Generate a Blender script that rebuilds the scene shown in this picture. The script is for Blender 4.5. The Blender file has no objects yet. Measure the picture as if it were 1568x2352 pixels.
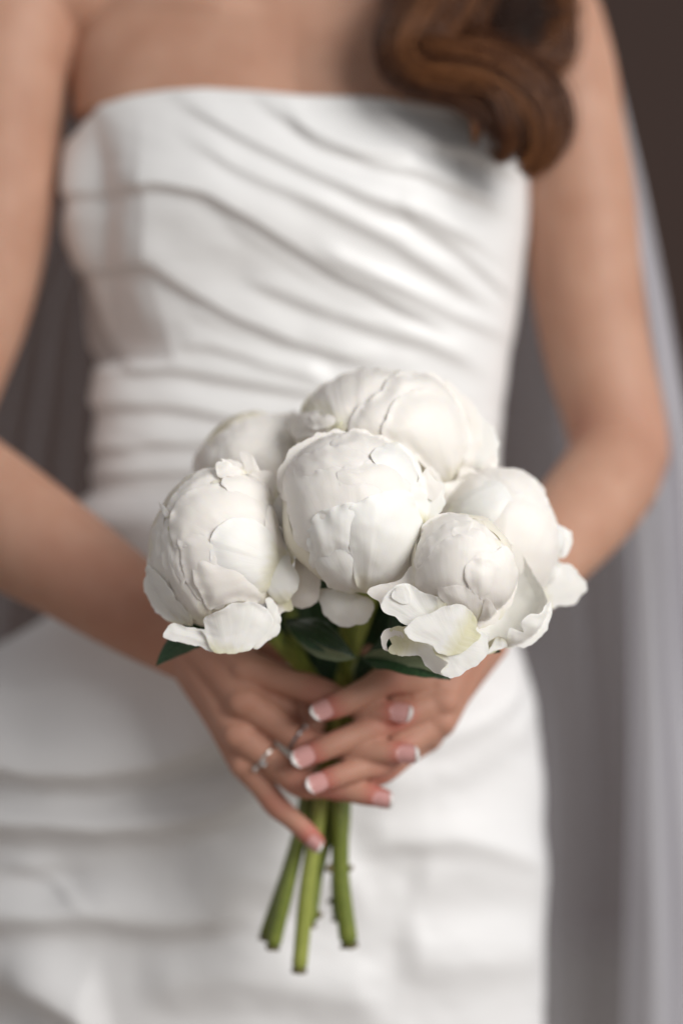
import bpy, math, random
import numpy as np
from mathutils import Vector
random.seed(4)
rng = np.random.default_rng(4)
sc = bpy.context.scene

# ------------------------------------------------------------------ camera
CAM_Y, CAM_Z, LENS = -1.74, 1.10, 85.0
cd = bpy.data.cameras.new("camera"); cam = bpy.data.objects.new("camera", cd)
sc.collection.objects.link(cam); sc.camera = cam
cam.location = (0, CAM_Y, CAM_Z); cam.rotation_euler = (math.radians(90), 0, 0)
cd.lens = LENS; cd.sensor_width = 36; cd.clip_end = 60; cd.clip_start = 0.05
cd.dof.use_dof = True; cd.dof.focus_distance = 1.485; cd.dof.aperture_fstop = 1.45
# ------------------------------------------------------------------ light
w = bpy.data.worlds.new("World"); sc.world = w; w.use_nodes = True
bg = w.node_tree.nodes["Background"]; bg.inputs[0].default_value = (0.72, 0.72, 0.74, 1); bg.inputs[1].default_value = 0.22
def area(name, loc, target, size, power, col):
    l = bpy.data.lights.new(name, 'AREA'); l.shape = 'RECTANGLE'; l.size = size[0]; l.size_y = size[1]
    l.energy = power; l.color = col
    o = bpy.data.objects.new(name, l); sc.collection.objects.link(o); o.location = loc
    o.rotation_euler = (Vector(target) - Vector(loc)).to_track_quat('-Z', 'Y').to_euler()
    return o
area("window_light", (2.35, -2.6, 2.45), (0.0, 0, 1.05), (2.1, 2.1), 90, (1.0, 0.985, 0.962))
area("left_fill_light", (-2.6, -1.8, 1.7), (0, 0, 1.1), (1.2, 1.6), 4, (1.0, 0.93, 0.86))  # added weak fill lamp on the left, not a window of the room
sc.view_settings.view_transform = 'Standard'; sc.view_settings.look = 'None'
sc.view_settings.exposure = 0.68; sc.view_settings.gamma = 1

# ------------------------------------------------------------------ helpers
def S(y): return (y - CAM_Y) * (24.0 / LENS) / 1568.0
def P(px, py, y):
    s = S(y); return np.array([(px - 784) * s, y, CAM_Z - (py - 1176) * s])
def H(cx, cy, y): return P(428.75 + cx * .4297, 1439.4 + cy * .4297, y)
def nrm(v):
    v = np.asarray(v, float); return v / (np.linalg.norm(v, axis=-1, keepdims=True) + 1e-12)
def hashn(i, j, k):
    n = (i * 374761393 + j * 668265263 + k * 1442695041) & 0x7fffffff
    n = ((n ^ (n >> 13)) * 1274126177) & 0x7fffffff
    return ((n ^ (n >> 16)) & 0xffff) / 65535.0 * 2 - 1
def noise(x, y, seed=0):
    x = np.asarray(x, float) + 1000; y = np.asarray(y, float) + 1000
    xi = np.floor(x).astype(np.int64); yi = np.floor(y).astype(np.int64); fx = x - xi; fy = y - yi
    fx = fx * fx * (3 - 2 * fx); fy = fy * fy * (3 - 2 * fy)
    a = hashn(xi, yi, seed); b = hashn(xi + 1, yi, seed); c = hashn(xi, yi + 1, seed); d = hashn(xi + 1, yi + 1, seed)
    return (a * (1 - fx) + b * fx) * (1 - fy) + (c * (1 - fx) + d * fx) * fy
def catmull(pts, n):
    pts = np.asarray(pts, float)
    if len(pts) == 2:
        t = np.linspace(0, 1, n)[:, None]; return pts[0] * (1 - t) + pts[1] * t
    p = np.vstack([2 * pts[0] - pts[1], pts, 2 * pts[-1] - pts[-2]]); out = []
    m = len(pts) - 1
    for t in np.linspace(0, m, n):
        i = min(int(t), m - 1); f = t - i; a, b, c, d = p[i:i + 4]
        out.append(0.5 * ((2 * b) + (-a + c) * f + (2 * a - 5 * b + 4 * c - d) * f * f + (-a + 3 * b - 3 * c + d) * f ** 3))
    return np.array(out)
def make_mesh(name, verts, faces, mat=None, parent=None, smooth=True, uv=None, link=True):
    me = bpy.data.meshes.new(name); me.from_pydata([tuple(v) for v in verts], [], faces)
    if smooth: me.polygons.foreach_set('use_smooth', [True] * len(me.polygons))
    if mat: me.materials.append(mat)
    if uv is not None:
        l = me.uv_layers.new(name='uv'); idx = np.empty(len(me.loops), dtype=np.int32); me.loops.foreach_get('vertex_index', idx)
        l.data.foreach_set('uv', np.asarray(uv, dtype=np.float32)[idx].ravel())
    me.update()
    o = bpy.data.objects.new(name, me)
    if link: sc.collection.objects.link(o)
    if parent: o.parent = parent
    return o
def grid_faces(nu, nv, wrap=False, off=0):
    f = []
    for i in range(nv - 1):
        for j in range(nu if wrap else nu - 1):
            k = (j + 1) % nu
            f.append((off + i * nu + j, off + i * nu + k, off + (i + 1) * nu + k, off + (i + 1) * nu + j))
    return f
def thing(name, label, cat, loc=(0, 0, 0), group=None):
    o = bpy.data.objects.new(name, None); sc.collection.objects.link(o); o.location = loc; o.empty_display_size = .02
    o['label'] = label; o['category'] = cat
    if group: o['group'] = group
    return o
def settle(root):
    """parts are written in world coordinates; move their data so that the root keeps its place"""
    L = root.location.copy()
    for o in bpy.data.objects:
        if o.parent == root: o.location = o.location - L
def tube(pts, rad, nseg=16, n=None, ref=(0, 1, 0), cap=4):
    """swept closed tube; rad: list of r or (ra, rb)"""
    rad = [(r, r) if np.isscalar(r) else r for r in rad]
    n = n or max(6, 5 * len(pts))
    full = np.hstack([np.asarray(pts, float), np.asarray(rad, float)])
    c = catmull(full, n); C = c[:, :3]; R = np.maximum(c[:, 3:], 1e-5)
    T = nrm(np.gradient(C, axis=0))
    ref = np.asarray(ref, float)
    B = nrm(np.cross(T, ref)); N = np.cross(B, T)
    rows = []
    def ring(c0, b, nn, ra, rb):
        a = np.linspace(0, 2 * np.pi, nseg, endpoint=False)
        return c0 + np.outer(np.cos(a) * ra, b) + np.outer(np.sin(a) * rb, nn)
    for k in range(cap, 0, -1):
        a = k / (cap + .3) * np.pi / 2
        m = min(R[0]); rows.append(ring(C[0] - T[0] * m * math.sin(a), B[0], N[0], R[0][0] * math.cos(a), R[0][1] * math.cos(a)))
    for i in range(n): rows.append(ring(C[i], B[i], N[i], R[i][0], R[i][1]))
    for k in range(1, cap + 1):
        a = k / (cap + .3) * np.pi / 2
        m = min(R[-1]); rows.append(ring(C[-1] + T[-1] * m * math.sin(a), B[-1], N[-1], R[-1][0] * math.cos(a), R[-1][1] * math.cos(a)))
    V = np.vstack(rows); nv = len(rows); F = grid_faces(nseg, nv, True)
    F.append(tuple(range(nseg))[::-1]); F.append(tuple(range((nv - 1) * nseg, nv * nseg)))
    # grid_faces winding + caps: flip all if inward
    return V, F
def merge(parts):
    V = []; F = []; o = 0
    for v, f in parts:
        V.append(v); F += [tuple(i + o for i in q) for q in f]; o += len(v)
    return np.vstack(V), F

# ------------------------------------------------------------------ materials
def mat(name, col, rough=.5, **kw):
    m = bpy.data.materials.new(name); m.use_nodes = True
    b = m.node_tree.nodes['Principled BSDF']; b.inputs['Base Color'].default_value = (*col, 1); b.inputs['Roughness'].default_value = rough
    for k, v in kw.items():
        b.inputs[k.replace('_', ' ')].default_value = v
    return m
def nodes(m): return m.node_tree.nodes, m.node_tree.links, m.node_tree.nodes['Principled BSDF']
def add_bump(m, scale, strength, dist=.001, detail=4, stretch=None, uvc=False):
    N, L, b = nodes(m)
    t = N.new('ShaderNodeTexCoord'); mp = N.new('ShaderNodeMapping'); no = N.new('ShaderNodeTexNoise'); bp = N.new('ShaderNodeBump')
    L.new(t.outputs['UV' if uvc else 'Object'], mp.inputs[0]); L.new(mp.outputs[0], no.inputs['Vector'])
    if stretch: mp.inputs['Scale'].default_value = stretch
    no.inputs['Scale'].default_value = scale; no.inputs['Detail'].default_value = detail
    bp.inputs['Strength'].default_value = strength; bp.inputs['Distance'].default_value = dist
    L.new(no.outputs[0], bp.inputs['Height']); L.new(bp.outputs[0], b.inputs['Normal'])
    return bp
def ramp(N, stops):
    r = N.new('ShaderNodeValToRGB'); e = r.color_ramp.elements
    while len(e) < len(stops): e.new(.5)
    for k, (p, c) in enumerate(stops): e[k].position = p; e[k].color = (*c, 1)
    return r
M = {}
# skin
m = M['skin'] = mat('skin', (.50, .29, .20), .55, Subsurface_Weight=.25, Subsurface_Scale=.006)
N, L, b = nodes(m); b.inputs['Subsurface Radius'].default_value = (1, .35, .18); b.inputs['Specular IOR Level'].default_value = .28
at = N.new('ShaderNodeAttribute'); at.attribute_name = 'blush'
no = N.new('ShaderNodeTexNoise'); no.inputs['Scale'].default_value = 28; no.inputs['Detail'].default_value = 3
tc = N.new('ShaderNodeTexCoord'); L.new(tc.outputs['Object'], no.inputs['Vector'])
r1 = ramp(N, [(.3, (.445, .24, .163)), (.7, (.515, .30, .213))]); L.new(no.outputs[0], r1.inputs[0])
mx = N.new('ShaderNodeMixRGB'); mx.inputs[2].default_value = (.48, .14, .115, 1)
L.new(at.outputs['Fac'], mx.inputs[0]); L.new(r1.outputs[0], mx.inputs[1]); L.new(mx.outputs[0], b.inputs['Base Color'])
add_bump(m, 420, .12, .0006, 3)
# satin
m = M['satin'] = mat('ivory_satin', (.80, .796, .79), .38, Sheen_Weight=.25)
add_bump(m, 60, .06, .0015, 5, (1, 1, 1.6))
m = M['crepe'] = mat('white_crepe', (.80, .797, .80), .5, Sheen_Weight=.2)
add_bump(m, 45, .06, .0015, 5)
# petals
def petal_mat(name, tipc, trans=.3):
    m = mat(name, tipc, .55, Sheen_Weight=.12); N, L, b = nodes(m)
    uv = N.new('ShaderNodeTexCoord'); sp = N.new('ShaderNodeSeparateXYZ'); L.new(uv.outputs['UV'], sp.inputs[0])
    no = N.new('ShaderNodeTexNoise'); no.inputs['Scale'].default_value = 5; no.inputs['Detail'].default_value = 4
    L.new(uv.outputs['UV'], no.inputs['Vector'])
    ad = N.new('ShaderNodeMath'); ad.operation = 'MULTIPLY_ADD'; ad.inputs[1].default_value = .18; L.new(no.outputs[0], ad.inputs[0]); L.new(sp.outputs['Y'], ad.inputs[2])
    r = ramp(N, [(.08, (.58, .62, .22)), (.2, (.80, .77, .55)), (.42, tipc), (1, tipc)]); L.new(ad.outputs[0], r.inputs[0])
    L.new(r.outputs[0], b.inputs['Base Color'])
    # fine veins running along the petal
    mp = N.new('ShaderNodeMapping'); mp.inputs['Scale'].default_value = (16, 1.2, 1); L.new(uv.outputs['UV'], mp.inputs[0])
    n2 = N.new('ShaderNodeTexNoise'); n2.inputs['Scale'].default_value = 2.2; n2.inputs['Detail'].default_value = 3; L.new(mp.outputs[0], n2.inputs['Vector'])
    n3 = N.new('ShaderNodeTexNoise'); n3.inputs['Scale'].default_value = 900; L.new(uv.outputs['Object'], n3.inputs['Vector'])
    mm = N.new('ShaderNodeMath'); mm.operation = 'MULTIPLY_ADD'; mm.inputs[1].default_value = .35
    L.new(n3.outputs[0], mm.inputs[0]); L.new(n2.outputs[0], mm.inputs[2])
    bp = N.new('ShaderNodeBump'); bp.inputs['Strength'].default_value = .16; bp.inputs['Distance'].default_value = .0007
    L.new(mm.outputs[0], bp.inputs['Height']); L.new(bp.outputs[0], b.inputs['Normal'])
    tr = N.new('ShaderNodeBsdfTranslucent'); L.new(r.outputs[0], tr.inputs[0]); L.new(bp.outputs[0], tr.inputs['Normal'])
    ms = N.new('ShaderNodeMixShader'); ms.inputs[0].default_value = trans
    b.inputs['Subsurface Weight'].default_value = .18; b.inputs['Subsurface Scale'].default_value = .004; b.inputs['Subsurface Radius'].default_value = (1, .8, .5)
    out = N['Material Output']; L.new(b.outputs[0], ms.inputs[1]); L.new(tr.outputs[0], ms.inputs[2]); L.new(ms.outputs[0], out.inputs['Surface'])
    return m
M['petal'] = petal_mat('white_petal', (.955, .912, .862), .15)
M['outer'] = petal_mat('cool_outer_petal', (.95, .94, .90), .14)
M['deep'] = petal_mat('cream_inner_petal', (.95, .90, .78), .18)  # warm bounced light in the gaps put into the fill petals' cream
M['heart'] = mat('petal_heart', (.92, .87, .68), .6)  # same crevice warmth put into the colour of the core
# greens
def green(name, c1, c2, rough, scale, stretch):
    m = mat(name, c1, rough); N, L, b = nodes(m)
    t = N.new('ShaderNodeTexCoord'); mp = N.new('ShaderNodeMapping'); mp.inputs['Scale'].default_value = stretch; L.new(t.outputs['UV'], mp.inputs[0])
    no = N.new('ShaderNodeTexNoise'); no.inputs['Scale'].default_value = scale; no.inputs['Detail'].default_value = 5; L.new(mp.outputs[0], no.inputs['Vector'])
    r = ramp(N, [(.3, c1), (.7, c2)]); L.new(no.outputs[0], r.inputs[0]); L.new(r.outputs[0], b.inputs['Base Color'])
    bp = N.new('ShaderNodeBump'); bp.inputs['Strength'].default_value = .3; bp.inputs['Distance'].default_value = .0006
    L.new(no.outputs[0], bp.inputs['Height']); L.new(bp.outputs[0], b.inputs['Normal'])
    return m
M['stem'] = green('stem_green', (.10, .145, .022), (.22, .25, .045), .42, 3, (9, 1.5, 1))
M['stem_pale'] = green('pale_stem_green', (.22, .26, .05), (.36, .39, .09), .42, 3, (9, 1.5, 1))
M['node'] = mat('stem_scar', (.20, .16, .08), .8); add_bump(M['node'], 500, .5)
M['sepal'] = green('sepal_green', (.20, .27, .05), (.38, .42, .12), .5, 3, (6, 2, 1))
# leaf: dark glossy upper side, pale underside
m = M['leaf'] = mat('leaf_green', (.02, .05, .02), .38); N, L, b = nodes(m)
t = N.new('ShaderNodeTexCoord'); mp = N.new('ShaderNodeMapping'); mp.inputs['Scale'].default_value = (3, 14, 1); L.new(t.outputs['UV'], mp.inputs[0])
no = N.new('ShaderNodeTexNoise'); no.inputs['Scale'].default_value = 2; no.inputs['Detail'].default_value = 4; L.new(mp.outputs[0], no.inputs['Vector'])
r1 = ramp(N, [(.3, (.012, .038, .016)), (.7, (.03, .075, .028))]); r2 = ramp(N, [(.3, (.13, .17, .09)), (.7, (.22, .26, .15))])
ge = N.new('ShaderNodeNewGeometry'); mx = N.new('ShaderNodeMixRGB')
L.new(no.outputs[0], r1.inputs[0]); L.new(no.outputs[0], r2.inputs[0]); L.new(ge.outputs['Backfacing'], mx.inputs[0])
L.new(r1.outputs[0], mx.inputs[1]); L.new(r2.outputs[0], mx.inputs[2]); L.new(mx.outputs[0], b.inputs['Base Color'])
bp = N.new('ShaderNodeBump'); bp.inputs['Strength'].default_value = .4; bp.inputs['Distance'].default_value = .001; L.new(no.outputs[0], bp.inputs['Height']); L.new(bp.outputs[0], b.inputs['Normal'])
# hair
m = M['hair'] = mat('brown_hair', (.06, .025, .01), .38); N, L, b = nodes(m)
at = N.new('ShaderNodeAttribute'); at.attribute_name = 'tone'
r = ramp(N, [(0, (.022, .008, .004)), (.5, (.095, .032, .012)), (1, (.40, .165, .062))]); L.new(at.outputs['Fac'], r.inputs[0]); L.new(r.outputs[0], b.inputs['Base Color'])
b.inputs['Specular IOR Level'].default_value = .45
# nails, rings
M['nail'] = mat('pink_nail', (.64, .33, .31), .12, Coat_Weight=.6); M['nailtip'] = mat('white_nail_tip', (.86, .83, .81), .15, Coat_Weight=.6)
M['silver'] = mat('silver', (.75, .73, .70), .18, Metallic=1.0); M['dark_metal'] = mat('dark_metal', (.3, .3, .31), .25, Metallic=1.0)
M['gem'] = mat('clear_gem', (.92, .92, .94), .03, Transmission_Weight=.7, IOR=1.9)
# tulle
for nm, k in (('veil', .42), ('veil_thin', .13), ('veil_mid', .19), ('veil_hem', .34)):
    m = M[nm] = mat('white_tulle', (.9, .9, .94), .8); N, L, b = nodes(m)
    tr = N.new('ShaderNodeBsdfTransparent'); tl = N.new('ShaderNodeBsdfTranslucent'); tl.inputs[0].default_value = (.90, .88, .92, 1)
    m1 = N.new('ShaderNodeMixShader'); m1.inputs[0].default_value = .4; L.new(b.outputs[0], m1.inputs[1]); L.new(tl.outputs[0], m1.inputs[2])
    m2 = N.new('ShaderNodeMixShader'); m2.inputs[0].default_value = k; L.new(tr.outputs[0], m2.inputs[1]); L.new(m1.outputs[0], m2.inputs[2]); L.new(m2.outputs[0], N['Material Output'].inputs['Surface'])
M['wall'] = mat('brown_plaster', (.085, .051, .041), .8); add_bump(M['wall'], 12, .2, .004)
M['floor'] = mat('beige_floor', (.30, .255, .22), .45); add_bump(M['floor'], 8, .2, .003)

# ------------------------------------------------------------------ setting
def room():
    def sheet(name, co, m):
        o = make_mesh(name, co, [(0, 1, 2, 3)], m, smooth=False); o['kind'] = 'structure'; return o
    sheet('wall', [(-5, 4.4, 0), (5, 4.4, 0), (5, 4.4, 4), (-5, 4.4, 4)], M['wall'])
    sheet('floor', [(-5, -4.5, 0), (5, -4.5, 0), (5, 4.4, 0), (-5, 4.4, 0)], M['floor'])
room()

# ------------------------------------------------------------------ the torso section table
# py, left px, right px, y of the front, y of the widest line, y of the back
SEC = np.array([
 (-260, 470, 880, .060, .120, .180), (-150, 350, 1010, .050, .110, .190), (-60, 190, 1170, .030, .095, .20),
 (40, 150, 1215, .012, .080, .20), (140, 152, 1215, .002, .075, .20), (230, 158, 1212, -.012, .075, .20),
 (340, 155, 1208, -.026, .075, .20), (450, 152, 1210, -.030, .075, .20), (560, 168, 1204, -.022, .075, .195),
 (680, 192, 1188, -.008, .075, .19), (800, 212, 1170, .000, .075, .185), (920, 216, 1156, .004, .075, .18),
 (1030, 220, 1146, .004, .075, .18), (1140, 212, 1148, .000, .075, .18), (1200, 190, 1155, -.002, .08, .185),
 (1300, 165, 1165, -.004, .08, .20), (1400, 140, 1175, -.008, .08, .21), (1440, 105, 1180, -.010, .08, .21), (1490, 0, 1187, -.014, .08, .22),
 (1560, -60, 1210, -.018, .08, .22), (1700, -100, 1236, -.022, .08, .22), (1850, -115, 1246, -.022, .08, .22),
 (2050, -110, 1252, -.018, .08, .22), (2352, -90, 1246, -.010, .08, .22), (2900, -80, 1250, .0, .08, .22)])
def sec(py):
    out = [np.interp(py, SEC[:, 0], SEC[:, k]) for k in range(1, 6)]
    # smooth interpolation
    e = 18.0
    for k in range(5):
        out[k] = sum(np.interp(py + d, SEC[:, 0], SEC[:, k + 1]) for d in (-2 * e, -e, 0, e, 2 * e)) / 5
    return out
def torso_point(py, th, inset=0.0, n=2.35):
    """th 0..2pi, 0 = right of picture, pi/2 = front"""
    l, r, yf, yc, yb = sec(py)
    s = S(yc); a = (r - l) / 2 * s - inset; cx = ((l + r) / 2 - 784) * s
    c = np.cos(th); q = np.sin(th)
    x = cx + a * np.sign(c) * np.abs(c) ** (2 / n)
    bf = np.where(q > 0, yc - yf - inset, yb - yc - inset)
    y = yc - bf * np.sign(q) * np.abs(q) ** (2 / n)
    z = CAM_Z - (py - 1176) * S(yf)
    return x, y, z
def to_px(x, y, z):
    s = S(y); return 784 + x / s, 1176 + (CAM_Z - z) / s

# ------------------------------------------------------------------ body
def loft_torso():
    pys = np.concatenate([np.linspace(-260, 300, 60), np.linspace(320, 1500, 50)])
    nth = 96; th = np.linspace(0, 2 * np.pi, nth, endpoint=False); V = []
    for py in pys:
        x, y, z = torso_point(np.full(nth, py), th, .004 + .028 * min(1, max(0, (py - 225) / 80)))
        # upper chest: hollow of the sternum, collar bones, bust swell
        px, _ = to_px(x, y, np.full(nth, z[0] if np.ndim(z) else z))
        fr = np.clip(np.sin(th), 0, 1)
        ster = (py < 330) * np.exp(-((px - 672) / 60) ** 2) * np.clip((py + 40) / 180, 0, 1) * np.clip((330 - py) / 80, 0, 1)
        y = y + .004 * ster * fr
        for cxp in (455, 905):
            y = y - .004 * np.exp(-((px - cxp) / 170) ** 2 - ((py - 230) / 110) ** 2) * fr * max(0, min(1, (300 - py) / 80))
        y = y - .006 * np.exp(-((py - (20 - 0.12 * np.abs(px - 672))) / 26) ** 2) * np.clip((np.abs(px - 672) - 90) / 80, 0, 1) * fr * np.clip((1150 - px) / 150, 0, 1)
        V.append(np.stack([x, y, np.broadcast_to(z, x.shape)], 1))
    V = np.vstack(V); F = grid_faces(nth, len(pys), True)
    F.append(tuple(range(nth))[::-1]); F.append(tuple(range((len(pys) - 1) * nth, len(pys) * nth)))
    return V, F
FINGERS = {}   # name -> (points, radii)
def hand_parts():
    parts = []
    mm = .001
    def finger(name, pts, r):
        FINGERS[name] = [pts, r]
        a = np.array(pts)
        # points with a slight swelling at each knuckle
        P_ = [a[0], a[0] * .5 + a[1] * .5, a[1], a[1] * .5 + a[2] * .5, a[2], a[2] * .45 + a[3] * .55, a[3]]
        r = FINGERS[name][1] = [q_ * k_ for q_, k_ in zip(r, (1.22, 1.15, 1.14, 1.15) if name[0] == 'l' else (1.2, 1.14, 1.12, 1.13))]
        R_ = [r[0], (r[0] * .42 + r[1] * .48), r[1], (r[1] + r[2]) / 2 * .94, r[2], r[2] * .97, r[3]]
        parts.append(tube(P_, R_, 18, 34))
    # picture-left hand
    wl = P(440, 1478, -.088)
    finger('li', [H(330, 225, -.128), H(700, 345, -.1395), H(950, 440, -.1465), H(1150, 468, -.154)], [10.5*mm, 8.6*mm, 7.2*mm, 5.6*mm])
    finger('lm', [H(310, 400, -.134), H(640, 622, -.139), H(950, 664, -.149), H(1185, 676, -.1565)], [10.5*mm, 8.6*mm, 7.3*mm, 5.6*mm])
    finger('lr', [H(280, 575, -.131), H(600, 835, -.1375), H(860, 875, -.145), H(1055, 915, -.149)], [10*mm, 8.2*mm, 6.9*mm, 5.4*mm])
    finger('ll', [H(315, 735, -.124), H(480, 955, -.130), H(615, 1075, -.134), H(695, 1150, -.1355)], [9*mm, 7.2*mm, 6.1*mm, 4.9*mm])
    for k, (r0, off) in {'li': (13*mm, (0, -.006, .014)), 'lm': (13*mm, (0, -.008, .004)), 'lr': (12*mm, (0, -.008, -.008)), 'll': (11*mm, (0, -.004, -.018))}.items():
        p = FINGERS[k][0][0]; w_ = wl + np.array(off)
        parts.append(tube([w_, (w_ + p) / 2 + np.array([0, -.003, 0]), p], [r0 * 1.15, r0 * .92, FINGERS[k][1][0] * 1.02], 16, 20))
        parts.append(tube([p + np.array([-.002, -.0048, 0]), p + np.array([.002, -.0048, 0])], [FINGERS[k][1][0] * .80] * 2, 14, 6))
        rt = r0 * .92 - .0008; parts.append(tube([w_ * .8 + p * .2 + np.array([0, -rt - .002, 0]), (w_ + p) / 2 + np.array([0, -.003 - rt, 0]), p * .85 + w_ * .15 + np.array([0, -FINGERS[k][1][0] * .92, 0]), p + np.array([0, -FINGERS[k][1][0] * .9, 0])], [1.6*mm, 2.2*mm, 2.4*mm, 2*mm], 10, 20))
    for a_, b_ in (('li', 'lm'), ('lm', 'lr'), ('lr', 'll')):
        pa, pb = FINGERS[a_][0], FINGERS[b_][0]
        m0 = (pa[0] + pb[0]) / 2; m1 = m0 * .62 + (pa[1] + pb[1]) / 2 * .38
        parts.append(tube([(wl + m0) / 2 + np.array([0, .005, 0]), m0 + np.array([0, .007, 0]), m1 + np.array([0, .005, 0])], [12*mm, 10.5*mm, 7.5*mm], 14, 14))
    # thumb of that hand, behind the index and beside the stems
    parts.append(tube([wl + np.array([.0, .0, .012]), H(280, 60, -.108), H(470, 110, -.105), H(575, 165, -.108)], [16*mm, 11.5*mm, 9.5*mm, 7*mm], 16, 24))
    # picture-right hand
    wr = P(1108, 1432, -.078)
    finger('ri', [H(1310, 285, -.121), H(1075, 285, -.147), H(880, 385, -.1585), H(738, 452, -.161)], [11*mm, 9.2*mm, 7.8*mm, 6.0*mm])
    finger('rm', [H(1350, 395, -.124), H(1015, 530, -.146), H(790, 625, -.157), H(635, 695, -.159)], [11*mm, 8.8*mm, 7.4*mm, 5.9*mm])
    finger('rr', [H(1340, 500, -.122), H(1035, 725, -.144), H(840, 785, -.154), H(700, 836, -.157)], [10.5*mm, 8.2*mm, 7.0*mm, 5.6*mm])
    finger('rl', [H(1275, 585, -.117), H(1060, 770, -.133), H(920, 850, -.137), H(800, 890, -.138)], [9.5*mm, 7.2*mm, 6.1*mm, 5*mm])
    for k, (r0, off) in {'ri': (13*mm, (-.008, -.004, .012)), 'rm': (13*mm, (0, -.008, .004)), 'rr': (12*mm, (.004, -.006, -.006)), 'rl': (11*mm, (.006, -.002, -.014))}.items():
        p = FINGERS[k][0][0]; w_ = wr + np.array(off)
        parts.append(tube([w_, (w_ + p) / 2 + np.array([0, -.004, 0]), p], [r0 * 1.1, r0 * .95, FINGERS[k][1][0] * 1.04], 16, 20))
        parts.append(tube([p + np.array([-.002, -.0045, 0]), p + np.array([.002, -.0045, 0])], [FINGERS[k][1][0] * .82] * 2, 14, 6))
    for a_, b_ in (('ri', 'rm'), ('rm', 'rr'), ('rr', 'rl')):
        pa, pb = FINGERS[a_][0], FINGERS[b_][0]
        m0 = (pa[0] + pb[0]) / 2; m1 = m0 * .62 + (pa[1] + pb[1]) / 2 * .38
        parts.append(tube([(wr + m0) / 2 + np.array([0, .004, 0]), m0 + np.array([0, .003, 0]), m1 + np.array([0, .003, 0])], [13*mm, 11*mm, 8*mm], 14, 14))
    parts.append(tube([wr + np.array([-.004, .0, .012]), H(1330, 60, -.098), H(1120, 80, -.096), H(960, 130, -.094)], [16*mm, 12*mm, 9.5*mm, 7*mm], 16, 24))
    # the inner sides of the two hands close the space behind the crossed fingers
    parts.append(tube([H(480, 300, -.126), H(560, 500, -.127), H(640, 740, -.127)], [8*mm, 9*mm, 7*mm], 16, 14))
    parts.append(tube([H(1150, 330, -.126), H(1150, 480, -.127), H(1100, 640, -.127)], [8*mm, 9*mm, 7*mm], 16, 14))
    parts.append(tube([H(610, 400, -.124), H(680, 520, -.124)], [8*mm, 8*mm], 16, 14))
    parts.append(tube([H(1090, 350, -.131), H(1130, 430, -.131)], [8*mm, 8*mm], 16, 14))
    return parts, wl, wr
def build_body(root):
    hp, wl, wr = hand_parts()
    parts = [loft_torso()] + hp
    mm = .001
    # picture-left arm
    parts.append(tube([P(230, -60, .095), P(60, -30, .085), P(5, 120, .07), P(-12, 300, .065), P(-30, 480, .062), P(-65, 680, .06), P(-130, 880, .052), P(-190, 1040, .035)],
                      [58*mm, 60*mm, 54*mm, 50*mm, 49*mm, 46*mm, 42*mm, 40*mm], 40, 60))
    parts.append(tube([P(-190, 1040, .035), P(-110, 1110, .012), P(10, 1200, -.015), P(160, 1297, -.045), P(300, 1392, -.068), P(400, 1455, -.080), wl],
                      [(41*mm, 40*mm), (45*mm, 42*mm), (45*mm, 40*mm), (39*mm, 35*mm), (33*mm, 28*mm), (28.5*mm, 21*mm), (27*mm, 18*mm)], 40, 60))
    # picture-right arm
    parts.append(tube([P(1130, -70, .105), P(1225, 0, .10), P(1278, 140, .095), P(1304, 300, .09), P(1328, 470, .09), P(1342, 620, .09), P(1370, 800, .09), P(1408, 950, .085), P(1425, 1035, .075)],
                      [46*mm, 44*mm, 43*mm, 43*mm, 43.5*mm, 43*mm, 41*mm, 38.5*mm, 37*mm], 40, 60))
    parts.append(tube([P(1425, 1035, .075), P(1396, 1100, .045), P(1335, 1180, .012), P(1250, 1275, -.025), P(1160, 1375, -.060), wr],
                      [(36*mm, 36*mm), (37*mm, 36*mm), (36*mm, 34*mm), (32*mm, 29*mm), (26*mm, 22*mm), (23*mm, 17*mm)], 40, 50))
    V, F = merge(parts)
    o = make_mesh('body_raw', V, F)
    md = o.modifiers.new('r', 'REMESH'); md.mode = 'VOXEL'; md.voxel_size = .0013; md.use_smooth_shade = True
    ms = o.modifiers.new('s', 'SMOOTH'); ms.factor = .5; ms.iterations = 5
    dg = bpy.context.evaluated_depsgraph_get(); me = bpy.data.meshes.new_from_object(o.evaluated_get(dg))
    bpy.data.objects.remove(o)
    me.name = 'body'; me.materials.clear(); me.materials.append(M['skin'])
    me.polygons.foreach_set('use_smooth', [True] * len(me.polygons))
    n = len(me.vertices); co = np.empty(n * 3); me.vertices.foreach_get('co', co); co = co.reshape(-1, 3)
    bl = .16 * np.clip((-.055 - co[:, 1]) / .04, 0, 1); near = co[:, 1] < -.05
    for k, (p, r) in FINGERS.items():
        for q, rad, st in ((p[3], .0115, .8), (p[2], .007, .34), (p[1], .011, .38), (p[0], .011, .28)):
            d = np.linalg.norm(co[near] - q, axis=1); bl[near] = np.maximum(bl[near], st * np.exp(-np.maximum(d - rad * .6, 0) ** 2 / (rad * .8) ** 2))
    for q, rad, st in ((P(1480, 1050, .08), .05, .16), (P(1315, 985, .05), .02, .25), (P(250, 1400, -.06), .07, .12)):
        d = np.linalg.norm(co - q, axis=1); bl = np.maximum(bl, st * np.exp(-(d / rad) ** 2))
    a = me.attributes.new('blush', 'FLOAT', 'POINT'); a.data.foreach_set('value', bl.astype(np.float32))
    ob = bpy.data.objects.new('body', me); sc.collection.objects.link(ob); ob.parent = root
    print('body verts', n)
    return co
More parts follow.
